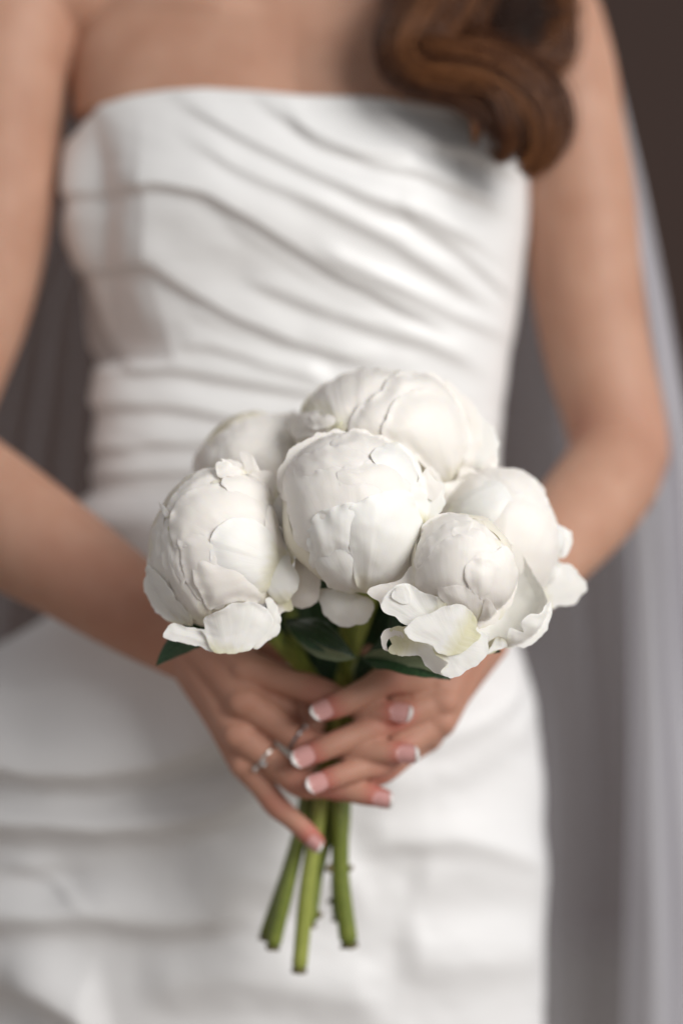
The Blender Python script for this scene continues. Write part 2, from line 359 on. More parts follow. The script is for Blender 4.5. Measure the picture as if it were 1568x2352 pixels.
# ------------------------------------------------------------------ dress
# each fold: polyline in picture px (x, y), height in mm, width above, width below
BF = [
 ([(140, 436), (320, 420), (430, 430), (520, 467), (640, 540), (780, 625), (920, 700), (1060, 765)], 4.2, 60, 12),
 ([(150, 612), (300, 604), (340, 604), (400, 640), (520, 712), (650, 770), (800, 815), (900, 840)], 4.0, 55, 12),
 ([(540, 625), (700, 690), (850, 742), (1000, 790), (1120, 850)], 3.0, 40, 14),
 ([(370, 200), (480, 262), (600, 330), (800, 425), (1000, 505), (1170, 610)], 3.4, 42, 14),
 ([(560, 205), (700, 290), (850, 362), (1000, 405), (1180, 490)], 3.2, 38, 12),
 ([(390, 290), (560, 385), (760, 478), (960, 590), (1160, 720)], 2.6, 36, 14),
 ([(200, 785), (300, 835), (420, 845), (560, 872), (700, 895), (900, 930)], 3.6, 50, 12),
 ([(205, 922), (400, 930), (560, 958), (700, 950), (900, 960)], 3.2, 45, 12),
 ([(210, 1022), (400, 1015), (560, 1022), (800, 1030)], 2.8, 40, 12),
 ([(210, 1090), (400, 1082), (700, 1085)], 2.2, 30, 10),
 ([(640, 235), (740, 325), (880, 350), (960, 352)], 2.6, 30, 12),
 ([(840, 240), (960, 310), (1080, 350), (1200, 410)], 2.6, 30, 12),
 ([(390, 785), (520, 800), (640, 840), (760, 870)], 2.6, 36, 12),
 ([(700, 560), (860, 640), (1000, 700), (1180, 780)], 2.2, 32, 12),
 ([(480, 470), (640, 580), (760, 650), (900, 720)], 1.2, 30, 16),
 ([(900, 470), (1040, 560), (1180, 690)], 2.2, 26, 10),
 ([(420, 700), (560, 760), (700, 800)], 1.2, 26, 14),
]
SF = [
 ([(-120, 1725), (0, 1742), (200, 1768), (380, 1745), (520, 1690), (640, 1620)], 14, 150, 26),
 ([(-120, 1880), (100, 1890), (300, 1895), (500, 1862), (640, 1800)], 9, 60, 22),
 ([(-120, 2095), (60, 2100), (240, 2100), (420, 2110), (600, 2090)], 5, 60, 24),
 ([(800, 1935), (980, 1922), (1100, 1930), (1260, 1985)], 3.5, 80, 24),
 ([(930, 2060), (980, 2010), (1100, 1990), (1260, 2030)], 2.6, 60, 40),
 ([(-120, 1560), (100, 1570), (260, 1600), (400, 1640)], 1.5, 60, 50),
 ([(300, 2260), (520, 2240), (720, 2262), (900, 2300)], 4, 90, 40),
 ([(950, 1700), (1060, 1660), (1150, 1600), (1200, 1540)], 4, 60, 30),
 ([(820, 1800), (1000, 1770), (1130, 1700), (1240, 1620)], 3, 70, 40),
 ([(-120, 2240), (60, 2262), (200, 2330), (260, 2420)], 7, 90, 30),
 ([(900, 2180), (1060, 2200), (1250, 2180)], 3, 90, 40),
 ([(400, 1990), (560, 2010), (720, 2000), (860, 2040)], 3, 70, 40),
]
def fold_disp(px, py, folds):
    h = np.zeros_like(px)
    for pts, A, wa, wb in folds:
        if wb < 20: A, wb, wa = A * 1.15, wb * 1.35, wa * 1.1
        else: A, wb = A * 2.1, wb * 1.7
        a = np.array(pts, float); c = catmull(a, 60)
        yc = np.interp(px, c[:, 0], c[:, 1])
        L0, L1 = a[0, 0], a[-1, 0]; ext = (L1 - L0) * .18
        t = np.clip((px - L0) / ext, 0, 1) if L0 > 260 else np.clip((px - L0 + 80) / 80, 0, 1)
        t = t * np.clip((L1 + 10 - px) / ext, 0, 1); t = t * t * (3 - 2 * t)
        d = py - yc + 4 * noise(px / 60, py * 0 + A, 3)
        up = np.exp(-(np.minimum(d, 0) / wa) ** 2) * (d <= 0)
        dn = (np.exp(-(np.maximum(d, 0) / wb) ** 2) * 1.35 - .35 * np.exp(-(np.maximum(d, 0) / (wb * 3.2)) ** 2)) * (d > 0)
        h += A * .001 * t * (up + dn)
    return h
def neck_py(px):
    return np.interp(px, [120, 160, 185, 230, 300, 380, 470, 600, 690, 850, 950, 1050, 1120, 1170, 1215, 1260],
                         [330, 290, 262, 226, 212, 204, 202, 212, 221, 224, 232, 246, 268, 310, 380, 430])
def garment(name, top, bottom, nth, nrow, folds, m, parent, skirt=False):
    th = np.concatenate([np.linspace(-.35, np.pi + .35, nth), np.linspace(np.pi + .35, 2 * np.pi - .35, 40)[1:-1]])
    rows = []; n = len(th)
    x0, y0, z0 = torso_point(np.full(n, 230.), th); pxt, _ = to_px(x0, y0, z0)
    for i in range(nrow + 3):
        t = max(0, (i - 3)) / (nrow - 1)
        tp = neck_py(pxt) if top is None else np.full(n, float(top))
        py = tp + (bottom - tp) * t
        x, y, z = torso_point(py, th)
        px, pyy = to_px(x, y, z); fr = np.clip(np.sin(th) * 4 + 1.6, 0, 1)
        h = fold_disp(px, pyy, folds) * fr
        h += .0004 * noise(px / 70 + pyy / 120, pyy / 34 - px / 110, 5) + .0012 * noise(px / 240, pyy / 120, 8)
        if not skirt:
            # side panel: behind the vertical seam the cloth lies flatter and turns away
            seam = np.interp(py, [200, 420, 600, 700, 820, 1140], [325, 325, 335, 365, 405, 430])
            dx = np.clip(seam - px, 0, 200)
            act = np.clip((pyy - 250) / 120, 0, 1) * np.clip((850 - pyy) / 30, 0, 1) * (np.sin(th) > -.1)
            h -= act * np.clip(dx, 0, 170) / 170 * .022 * np.clip((px - 158) / 50, 0, 1)
            # pouches between the horizontal bands of the side panel
            h += act * .0035 * np.abs(np.sin((pyy - 430) / 178 * np.pi)) * np.minimum(dx, 50) / 50
            h += .0015 * np.exp(-((pyy - tp - 8) / 9) ** 2)
        else:
            h += .010 * np.exp(-((pyy - 1185) / 45) ** 2) * np.clip((420 - px) / 200, 0, 1) * fr
            # knot of gathered cloth at the lower left
            d = np.hypot((px - 110) / 100, (pyy - 2030) / 55)
            h += -.012 * np.exp(-d ** 2) + .006 * np.exp(-(np.hypot((px - 60) / 60, (pyy - 1990) / 24)) ** 2)
            h += .0035 * np.exp(-((pyy - (2020 + (px - 90) * .55)) / 14) ** 2) * np.exp(-((px - 140) / 70) ** 2)
            h += -.018 * np.exp(-(np.hypot((px + 20) / 80, (pyy - 2330) / 170)) ** 2)
        if i < 3: h = np.full(n, -.0035) + (.0012 * (i == 2)) ;
        c = np.cos(th); q = np.sin(th)
        nx = np.sign(c) * np.abs(c) ** .8; ny = -np.sign(q) * np.abs(q) ** .8
        x = x + nx * h; y = y + ny * h
        if i < 3: z = z - (.004, .0015, -.0012)[i] * np.array([1.0])
        rows.append(np.stack([x, y, np.broadcast_to(z, x.shape)], 1))
    V = np.vstack(rows)
    return make_mesh(name, V, grid_faces(n, len(rows), True), m, parent)
# ------------------------------------------------------------------ hair
def build_hair(root):
    # guide path (px, py, y), start radius, end radius (mm), strands, tone
    G = [
     ([(1130, -160, .04), (1135, -40, .02), (1140, 40, .005), (1150, 90, -.005), (1190, 140, -.01)], 34, 24, 420, .03),  # near-black lock: shade between the waves put into its tone
     ([(1010, -160, .00), (990, -40, -.015), (945, 45, -.030), (915, 118, -.038), (955, 172, -.045), (1040, 200, -.050), (1125, 262, -.050), (1170, 345, -.048)], 15, 10, 260, .42),
     ([(1060, -160, .00), (1030, -30, -.02), (985, 50, -.035), (955, 110, -.045), (985, 150, -.052), (1085, 160, -.055), (1180, 200, -.055), (1235, 270, -.052), (1240, 345, -.050), (1205, 388, -.048)], 15, 9, 320, .62),
     ([(1130, -160, .02), (1100, -30, .00), (1060, 50, -.015), (1050, 105, -.025), (1110, 135, -.03), (1190, 165, -.035), (1255, 220, -.04), (1275, 290, -.04), (1250, 350, -.042), (1210, 385, -.045)], 16, 8, 320, .5),
     ([(1200, -160, .03), (1235, -40, .02), (1272, 40, .01), (1270, 110, .00), (1235, 165, -.01), (1240, 230, -.025), (1262, 290, -.035), (1235, 360, -.04), (1205, 392, -.042)], 13, 7, 260, .58),
     ([(1150, -160, .04), (1180, -40, .03), (1210, 40, .03), (1215, 110, .02), (1190, 170, .01), (1200, 240, -.005), (1225, 310, -.02)], 22, 14, 300, .2),
     ([(1030, -160, .05), (1060, -40, .03), (1110, 40, .02), (1120, 110, .01), (1090, 160, .0), (1130, 230, -.01), (1180, 300, -.02), (1200, 360, -.03)], 26, 12, 380, .12),
     ([(940, -160, .04), (960, -60, .02), (1000, 20, .01), (1010, 80, .00), (985, 130, -.01), (1030, 175, -.02), (1100, 220, -.03)], 18, 10, 260, .16),
     ([(960, 160, -.045), (1040, 190, -.05), (1080, 240, -.05), (1090, 290, -.05), (1088, 325, -.048)], 5, 2, 60, .6),
     ([(1240, -160, .02), (1290, -20, .01), (1298, 60, .00), (1275, 130, -.005), (1262, 190, -.01)], 6, 3, 90, .7),
     ([(1040, 150, -.05), (1120, 195, -.058), (1160, 260, -.058), (1165, 320, -.055), (1150, 360, -.05), (1125, 345, -.045)], 7, 3, 110, .5),
    ]
    Vs = []; tone = []; faces = []; off = 0; ns = 30; sides = 4
    a4 = np.linspace(0, 2 * np.pi, sides, endpoint=False)
    for gi, (pts, r0, r1, cnt, tn) in enumerate(G):
        C = catmull([P(*p) for p in pts], ns); T = nrm(np.gradient(C, axis=0))
        B = nrm(np.cross(T, (0, 1, 0))); Nn = np.cross(B, T)
        t = np.linspace(0, 1, ns)
        R = (r0 + (r1 - r0) * t) * .0013 * (1 - .35 * t ** 6)
        cnt = int(cnt * 2.8)
        for k in range(cnt):
            ra = math.sqrt(rng.random()) ; an = rng.random() * 6.28; tw = rng.normal(0, .5) + .3
            an_t = an + tw * t; w1 = rng.random() * 6.28
            rr = R * ra * (1 + .16 * np.sin(t * (5 + 5 * rng.random()) + w1)) * (1 if rng.random() > .3 else rng.uniform(1.1, 1.6))
            e = 1 + rng.normal(0, .02)
            m_ = rng.uniform(.80, 1.04); ts = np.clip(t * m_, 0, 1) * (ns - 1); i0 = np.minimum(ts.astype(int), ns - 2); fr = (ts - i0)[:, None]; Cc = C[i0] * (1 - fr) + C[i0 + 1] * fr + T[-1] * (np.maximum(t * m_ - 1, 0) * .12)[:, None]
            c = Cc + (np.cos(an_t) * rr * 1.0)[:, None] * B + (np.sin(an_t) * rr * .55)[:, None] * Nn
            th = (.00017 + .00008 * rng.random()) * (1 - .7 * t ** 8)
            ring = c[:, None, :] + th[:, None, None] * (np.cos(a4)[None, :, None] * B[:, None, :] + np.sin(a4)[None, :, None] * Nn[:, None, :])
            Vs.append(ring.reshape(-1, 3)); tone.append(np.full(ns * sides, np.clip(tn + rng.normal(0, .24) + .05 * math.sin(an * 3 + gi) - .06, 0, 1)))
            off += ns * sides
    V = np.vstack(Vs); nst = len(Vs)
    base = np.array(grid_faces(sides, ns, True)); F = (base[None] + (np.arange(nst) * ns * sides)[:, None, None]).reshape(-1, 4)
    me = bpy.data.meshes.new('hair'); me.vertices.add(len(V)); me.vertices.foreach_set('co', V.astype(np.float32).ravel())
    me.loops.add(F.size); me.loops.foreach_set('vertex_index', F.astype(np.int32).ravel())
    me.polygons.add(len(F)); me.polygons.foreach_set('loop_start', np.arange(0, F.size, 4, dtype=np.int32))
    me.update(calc_edges=True); me.polygons.foreach_set('use_smooth', [True] * len(F))
    a = me.attributes.new('tone', 'FLOAT', 'POINT'); a.data.foreach_set('value', np.concatenate(tone).astype(np.float32))
    me.materials.append(M['hair']); me.validate()
    o = bpy.data.objects.new('hair', me); sc.collection.objects.link(o); o.parent = root
# ------------------------------------------------------------------ veil
def build_veil(root):
    def sheet(left, right, y0, folds, amp, seed, mt, name='veil'):
        # left/right: list (py, px); vertical hanging cloth with folds
        nu, nv = 220, 90; u = np.linspace(0, 1, nu); pys = np.linspace(-320, 2800, nv); V = []; UV = []
        for i, py in enumerate(pys):
            l = np.interp(py, [a[0] for a in left], [a[1] for a in left]); r = np.interp(py, [a[0] for a in right], [a[1] for a in right])
            ph = u * folds * 2 * np.pi + 1.2 * noise(u * 3, py / 900, seed) * 2
            yy = y0 + amp * np.sin(ph) * (.6 + .4 * noise(u * 5, py / 1200, seed + 1)) + .02 * noise(u * 2, py / 700, seed + 2)
            px = l + (r - l) * (u + .6 / folds / 2 * np.sin(ph * 1.0 + 1.3) * .9)
            s = S(y0); V.append(np.stack([(px - 784) * s, yy, np.full(nu, CAM_Z - (py - 1176) * s)], 1)); UV.append(np.stack([u, np.full(nu, i / nv)], 1))
        return make_mesh(name, np.vstack(V), grid_faces(nu, nv), M[mt], root, uv=np.vstack(UV))
    sheet([(-300, 1262), (0, 1332), (150, 1374), (400, 1432), (700, 1492), (1000, 1542), (1400, 1590), (2000, 1640), (2800, 1700)],
          [(-300, 1280), (0, 1352), (150, 1402), (400, 1466), (700, 1534), (1000, 1588), (1400, 1650), (2000, 1760), (2800, 1860)], .15, 2, .008, 61, 'veil_hem')
    a = sheet([(-300, 1180), (0, 1265), (300, 1330), (600, 1370), (1000, 1430), (1300, 1440), (1700, 1440), (2800, 1430)],
          [(-300, 1290), (0, 1350), (150, 1400), (400, 1462), (700, 1530), (1000, 1585), (1400, 1640), (2000, 1720), (2800, 1800)], .17, 4, .03, 11, 'veil')
    sheet([(-300, 1180), (0, 1262), (300, 1390), (600, 1465), (1000, 1520), (1300, 1530), (1700, 1500), (2800, 1480)],
          [(-300, 1270), (0, 1345), (150, 1392), (400, 1455), (700, 1520), (1000, 1580), (1400, 1660), (2000, 1760), (2800, 1860)], .20, 3, .03, 23, 'veil')
    sheet([(-300, 300), (300, 150), (700, -40), (1400, -260), (2800, -420)],
          [(-300, 700), (300, 420), (700, 300), (1400, 330), (2800, 420)], .24, 5, .02, 37, 'veil_thin')
    sheet([(-300, 1240), (100, 1240), (400, 1120), (700, 1060), (2800, 1040)],
          [(-300, 1250), (100, 1260), (400, 1330), (700, 1500), (1000, 1560), (2800, 1800)], .23, 3, .03, 51, 'veil_thin')
    sheet([(-300, 1235), (700, 1200), (1200, 1120), (2800, 1060)],
          [(-300, 1240), (700, 1400), (1200, 1600), (2800, 1800)], .27, 2, .03, 77, 'veil_mid')
# ------------------------------------------------------------------ nails and rings
def build_nails(root):
    # finger key, dorsal direction (x, y, z), length mm, width mm
    D = {'ri': (-.25, -1, .35), 'rm': (-.3, -1, .1), 'rr': (-.2, -1, .1), 'li': (.3, -1, .25), 'lm': (.3, -1, -.1), 'lr': (.2, -1, -.3), 'll': (-.2, -1, -.5)}
    LEN = {'ri': 1.0, 'rm': 1.0, 'rr': .92, 'li': .95, 'lm': .95, 'lr': .85, 'll': .75}
    for k, d in D.items():
        p, r = FINGERS[k]; ax = nrm(p[3] - p[2]); n = nrm(np.array(d) - np.dot(d, ax) * ax); s = np.cross(ax, n)
        rr = r[3] * 1.03; Ln = .0138 * LEN[k]; W = 1.02
        def patch(name, v0, v1, m, par, lift=0.0):
            nu, nv = 11, 9; V = []
            for i in range(nv):
                v = v0 + (v1 - v0) * i / (nv - 1)
                along = -.0065 + v * Ln
                for j in range(nu):
                    u = j / (nu - 1) * 2 - 1
                    rnd = 1.0 if v > .42 else math.sqrt(max(.03, 1 - ((.42 - v) / .44) ** 2))
                    end = 1 - .45 * max(0, (v - .8) / .3) ** 2
                    ang = u * W * rnd * end
                    al = along + (.0026 * (1 - u * u) if v > .55 else 0) * min(1, (v - .55) * 2 if v > .55 else 0)
                    drop = .0012 * max(0, v - .5) ** 2 * 2
                    q = p[3] + ax * al + (n * math.cos(ang) + s * math.sin(ang)) * (rr + .0006 + lift - drop) * (1 if v < 2 else 1)
                    V.append(q)
            V = np.array(V); F = grid_faces(nu, nv)
            # thickness
            V2 = V - n * .0007; F2 = [tuple(i + len(V) for i in f[::-1]) for f in F]
            edge = list(range(nu)) + [i * nu + nu - 1 for i in range(1, nv)] + list(range(nv * nu - 2, (nv - 1) * nu - 1, -1)) + [i * nu for i in range(nv - 2, 0, -1)]
            F3 = [(edge[i], edge[(i + 1) % len(edge)], edge[(i + 1) % len(edge)] + len(V), edge[i] + len(V)) for i in range(len(edge))]
            return make_mesh(name, np.vstack([V, V2]), F + F2 + F3, m, par)
        nl = patch('fingernail', 0, .89, M['nail'], root)
        patch('nail_tip', .87, 1.0, M['nailtip'], nl, .00012)
def torus(c, axis, R, r, ref=(0, 0, 1), n=48, k=10, squash=1.0):
    axis = nrm(axis); a = nrm(np.cross(axis, ref)); b_ = np.cross(axis, a); V = []
    for i in range(n):
        t = 2 * math.pi * i / n; d = a * math.cos(t) + b_ * math.sin(t)
        for j in range(k):
            q = 2 * math.pi * j / k; V.append(c + d * (R + r * math.cos(q)) + axis * r * squash * math.sin(q))
    F = [(i * k + j, ((i + 1) % n) * k + j, ((i + 1) % n) * k + (j + 1) % k, i * k + (j + 1) % k) for i in range(n) for j in range(k)]
    return np.array(V), F
def gem(c, d, r):
    d = nrm(d); a = nrm(np.cross(d, (0, 0, 1))); b_ = np.cross(d, a); V = []; k = 10
    for h, q in ((.55, .55), (.25, 1.0), (-.7, .05)):
        for j in range(k):
            t = 2 * math.pi * j / k + (h > .5) * .3; V.append(c + d * h * r + (a * math.cos(t) + b_ * math.sin(t)) * q * r)
    return np.array(V), grid_faces(k, 3, True) + [tuple(range(k))[::-1], tuple(range(2 * k, 3 * k))]
def build_rings(root):
    p, r = FINGERS['lr']; ax = nrm(p[1] - p[0]); t = .46; c = p[0] * (1 - t) + p[1] * t; R = (r[0] * .42 + r[1] * .48) + .0007
    V, F = torus(c, ax, R, .0008, squash=1.4); o = make_mesh('ring', V, F, M['silver'], root)
    o['label'] = 'thin silver ring with two small clear stones'
    side = nrm(np.cross(ax, (0, 1, 0)))
    dn = side if side[2] < 0 else -side
    for k, (w_, q) in enumerate(((.85, 1.0), (.35, .62))):
        d = nrm(dn * w_ + np.array([0, -1, 0]) * (.5 + .5 * k)); cc = c + d * (R + .0014) + ax * (.001 if k else -.001)
        V, F = gem(cc, d, .0022 if k == 0 else .0019); make_mesh('gemstone', V, F, M['gem'], o, smooth=False)
        V, F = torus(cc - d * .0002, d, .0021, .0004, n=24, k=6); make_mesh('setting', V, F, M['silver'], o)
    p, r = FINGERS['lm']; ax = nrm(p[1] - p[0]); t = .86; c = p[0] * (1 - t) + p[1] * t; R = (r[0] * .42 + r[1] * .48) * .97 + .0006
    V, F = torus(c, ax, R, .0008, squash=1.3); o = make_mesh('ring', V, F, M['dark_metal'], root); o['label'] = 'dark metal ring with one small bright stone'
    side = nrm(np.cross(ax, (0, 1, 0))); up = side if side[2] > 0 else -side
    d = nrm(up * 1.0 + np.array([0, -1, 0]) * .7); V, F = gem(c + d * (R + .001), d, .002); make_mesh('gemstone', V, F, M['gem'], o, smooth=False)

person = thing('person', 'bride in a draped strapless white satin dress holding the peonies with interlaced fingers', 'person', (0, .08, 0))
BODY = build_body(person)
dress = garment('dress', None, 1150, 420, 360, BF, M['satin'], person)
dress['label'] = 'strapless bodice of draped white satin'
skirt = garment('skirt', 1138, 2900, 420, 400, SF, M['crepe'], dress, True)
build_hair(person); build_veil(person); build_nails(person); build_rings(person)
settle(person)

# ------------------------------------------------------------------ peonies
def outline(u, v, p, q):
    """-> (relative half width, position along the petal) of grid point (u, v); the far end is a rounded broad edge"""
    v = np.clip(v, 0, 1)
    if q > .6: return np.maximum(np.sin(np.pi * v ** p), 0) ** q, v
    m = .34 + .16 * p
    rise = np.sin(np.pi / 2 * np.minimum(v / m, 1)) ** (.5 + q * .6); t = np.clip((v - m) / (1 - m), 0, 1)
    return (.12 + .88 * rise) * np.sqrt(1 - t * t / 2), np.where(v < m, v, m + (1 - m) * t * np.sqrt(1 - u * u / 2))
class Ball:
    def __init__(s, px, py, y, R, sc3=(1, 1, 1)):
        s.pc = (px, py); s.Rpx = R; s.c = P(px, py, y); s.R = R * S(y); s.s = np.array([sc3[0], sc3[2], sc3[1]]); s.k = px * .017
    def w(s, d, r):   # local (x right, y up, z to camera) direction array -> world
        q = np.stack([d[..., 0], -d[..., 2], d[..., 1]], -1) * s.s
        x, y, z = d[..., 0], d[..., 1], d[..., 2]; k = s.k
        lump = .030 * np.sin(3.1 * x + 2.2 * y + k) * np.sin(2.7 * z - 1.9 * y + 2 * k) + .024 * np.sin(5.3 * y - 3.7 * x + 3 * k) * np.sin(4.3 * x + 3.1 * z + k) + .012 * np.sin(9 * x + 7 * y + k) * np.sin(8 * z - 6 * x + k)
        return s.c + q * (s.R * (r + lump))[..., None]
def ball_petal(B, base, tip, W, layer, root, seed, lift=.022, curl=.0, crink=.010, p=1.25, q=.5, bulge=.03, mt='petal', rag=.05, nu=33, nv=37, dent=0.0):
    b0 = nrm(base); t0 = nrm(tip); om = math.acos(float(np.clip(np.dot(b0, t0), -1, 1)))
    v = (np.linspace(0, 1, nv) ** .9)[:, None] * np.ones((1, nu)); u = np.sin(np.linspace(-1, 1, nu) * np.pi / 2)[None, :] * np.ones((nv, 1))
    v = 1 - (1 - v) ** 1.25
    # ragged tip: the length varies with u
    ln = 1 + rag * noise(u * 1.8 + seed, u * 0 + seed, 7) + rag * .22 * noise(u * 6 + seed, u * 0, 9) - dent * np.exp(-(u / .22) ** 2)
    ow, vp = outline(u, v, p, q); vv = vp * (1 + (ln - 1) * v ** 3)
    cen = (np.sin((1 - vv) * om)[..., None] * b0 + np.sin(vv * om)[..., None] * t0) / math.sin(om)
    tan = (-np.cos((1 - vv) * om)[..., None] * b0 + np.cos(vv * om)[..., None] * t0); tan = nrm(tan); lat = nrm(np.cross(nrm(cen), tan))
    wd = W * ow * (1 + .14 * noise(v * 4 + seed, np.sign(u) * 3, 4) + .04 * noise(v * 13, np.sign(u) * 3 + seed, 5))
    a = wd * u
    d = nrm(nrm(cen) * np.cos(a)[..., None] + lat * np.sin(a)[..., None])
    e = np.maximum(np.abs(u) ** 1, v ** 1.3)
    k = crink
    r = (1 + layer * .0095 + lift * .9 * (.45 + .9 * noise(v * 3 + seed * 1.7, np.sign(u) * 2 + u * 1.5, 17)) * e ** 6 - .014 * np.clip((e - .955) / .045, 0, 1) ** 1.5 + curl * np.clip((v - .6) / .4, 0, 1) ** 2
         + bulge * (1 - u * u) * np.sin(np.pi * np.clip(v, 0, 1) ** .9) - .05 * (1 - v) ** 3
         + k * 1.3 * noise(u * 1.7 + seed * 3.1, v * 1.4, 11) + k * .22 * noise(u * 5 + seed, v * 2.2, 12)
         + k * 1.2 * np.abs(u) ** 4 * noise(v * 6 + seed, u * 1.5, 13) + k * 1.2 * v ** 5 * noise(u * 3 + seed, v, 14))
    V = B.w(d, r); o = make_mesh('petal', V.reshape(-1, 3), grid_faces(nu, nv), M[mt], root, uv=np.stack([(u * wd / max(W, .1) * .5 + .5).ravel(), v.ravel()], 1))
    return o
def free_petal(base, mid, tip, W, cup, root, seed, facing=(0, -1, 0), p=1.2, q=.5, mt='outer', ruf=.06, nu=31, nv=35, curl=0.0, name='petal', rag=.06, fold=0.0, tipcurl=0.0, twist=0.0):
    """base, mid, tip: (px, py, y); W half width in px; cup > 0: the sides bend away from the facing direction"""
    A, Bm, C = P(*base), P(*mid), P(*tip); Wm = W * S(mid[2])
    v = np.linspace(0, 1, nv)[:, None] * np.ones((1, nu)); v = 1 - (1 - v) ** 1.2
    u = np.sin(np.linspace(-1, 1, nu) * np.pi / 2)[None, :] * np.ones((nv, 1))
    ln = 1 + rag * noise(u * 2.0 + seed, u * 0 + seed, 7) + rag * .3 * noise(u * 6 + seed, u * 0, 9)
    ow, vp = outline(u, v, p, q); vv = vp * (1 + (ln - 1) * v ** 3); Q = 2 * Bm - (A + C) / 2
    x = vv[..., None]; cen = (1 - x) ** 2 * A + 2 * x * (1 - x) * Q + x * x * C
    T = nrm(2 * (1 - x) * (Q - A) + 2 * x * (C - Q)); f = np.array(facing, float)
    Nn = nrm(f - (T @ f)[..., None] * T); Lt = np.cross(T, Nn)
    if twist:
        ct, st = np.cos(twist * vv)[..., None], np.sin(twist * vv)[..., None]; Nn, Lt = Nn * ct + Lt * st, Lt * ct - Nn * st
    wd = Wm * ow * (1 + .08 * noise(v * 4 + seed, np.sign(u) * 3, 4) + .04 * noise(v * 12, np.sign(u) * 3 + seed, 5))
    ph = u * cup
    if abs(cup) > 1e-3:
        X = np.sin(ph) / cup; Z = (1 - np.cos(ph)) / abs(cup) * np.sign(cup)
    else: X, Z = u, u * 0
    h = -Z * wd + Wm * (ruf * noise(u * 2.5 + seed, v * 2.0, 21) + ruf * 2.2 * np.abs(u) ** 4 * noise(v * 5 + seed, u * 2, 22) + ruf * 2.0 * v ** 5 * noise(u * 3 + seed, v, 23) + curl * v ** 4 + tipcurl * np.clip((v - .75) * 4, 0, 1) ** 2 - fold * np.exp(-(u / .07) ** 2) + ruf * .35 * noise(u * 9 + seed, v * 3, 24))
    V = cen + Lt * (X * wd)[..., None] + Nn * h[..., None]
    return make_mesh(name, V.reshape(-1, 3), grid_faces(nu, nv), M[mt], root, uv=np.stack([(u * .5 + .5).ravel(), v.ravel()], 1))
from mathutils.geometry import delaunay_2d_cdt
def seg_dist(p, a):
    """distance of points p (n,2) to closed polyline a (m,2)"""
    b = np.roll(a, -1, 0); ab = b - a; best = np.full(len(p), 1e9)
    for k in range(len(a)):
        t = np.clip(((p - a[k]) @ ab[k]) / (ab[k] @ ab[k] + 1e-9), 0, 1); best = np.minimum(best, np.hypot(*(p - a[k] - t[:, None] * ab[k]).T))
    return best
def inside(p, a):
    b = np.roll(a, -1, 0); c = np.zeros(len(p), bool)
    for (x1, y1), (x2, y2) in zip(a, b):
        if y1 == y2: continue
        c ^= ((y1 > p[:, 1]) != (y2 > p[:, 1])) & (p[:, 0] < (x2 - x1) * (p[:, 1] - y1) / (y2 - y1) + x1)
    return c
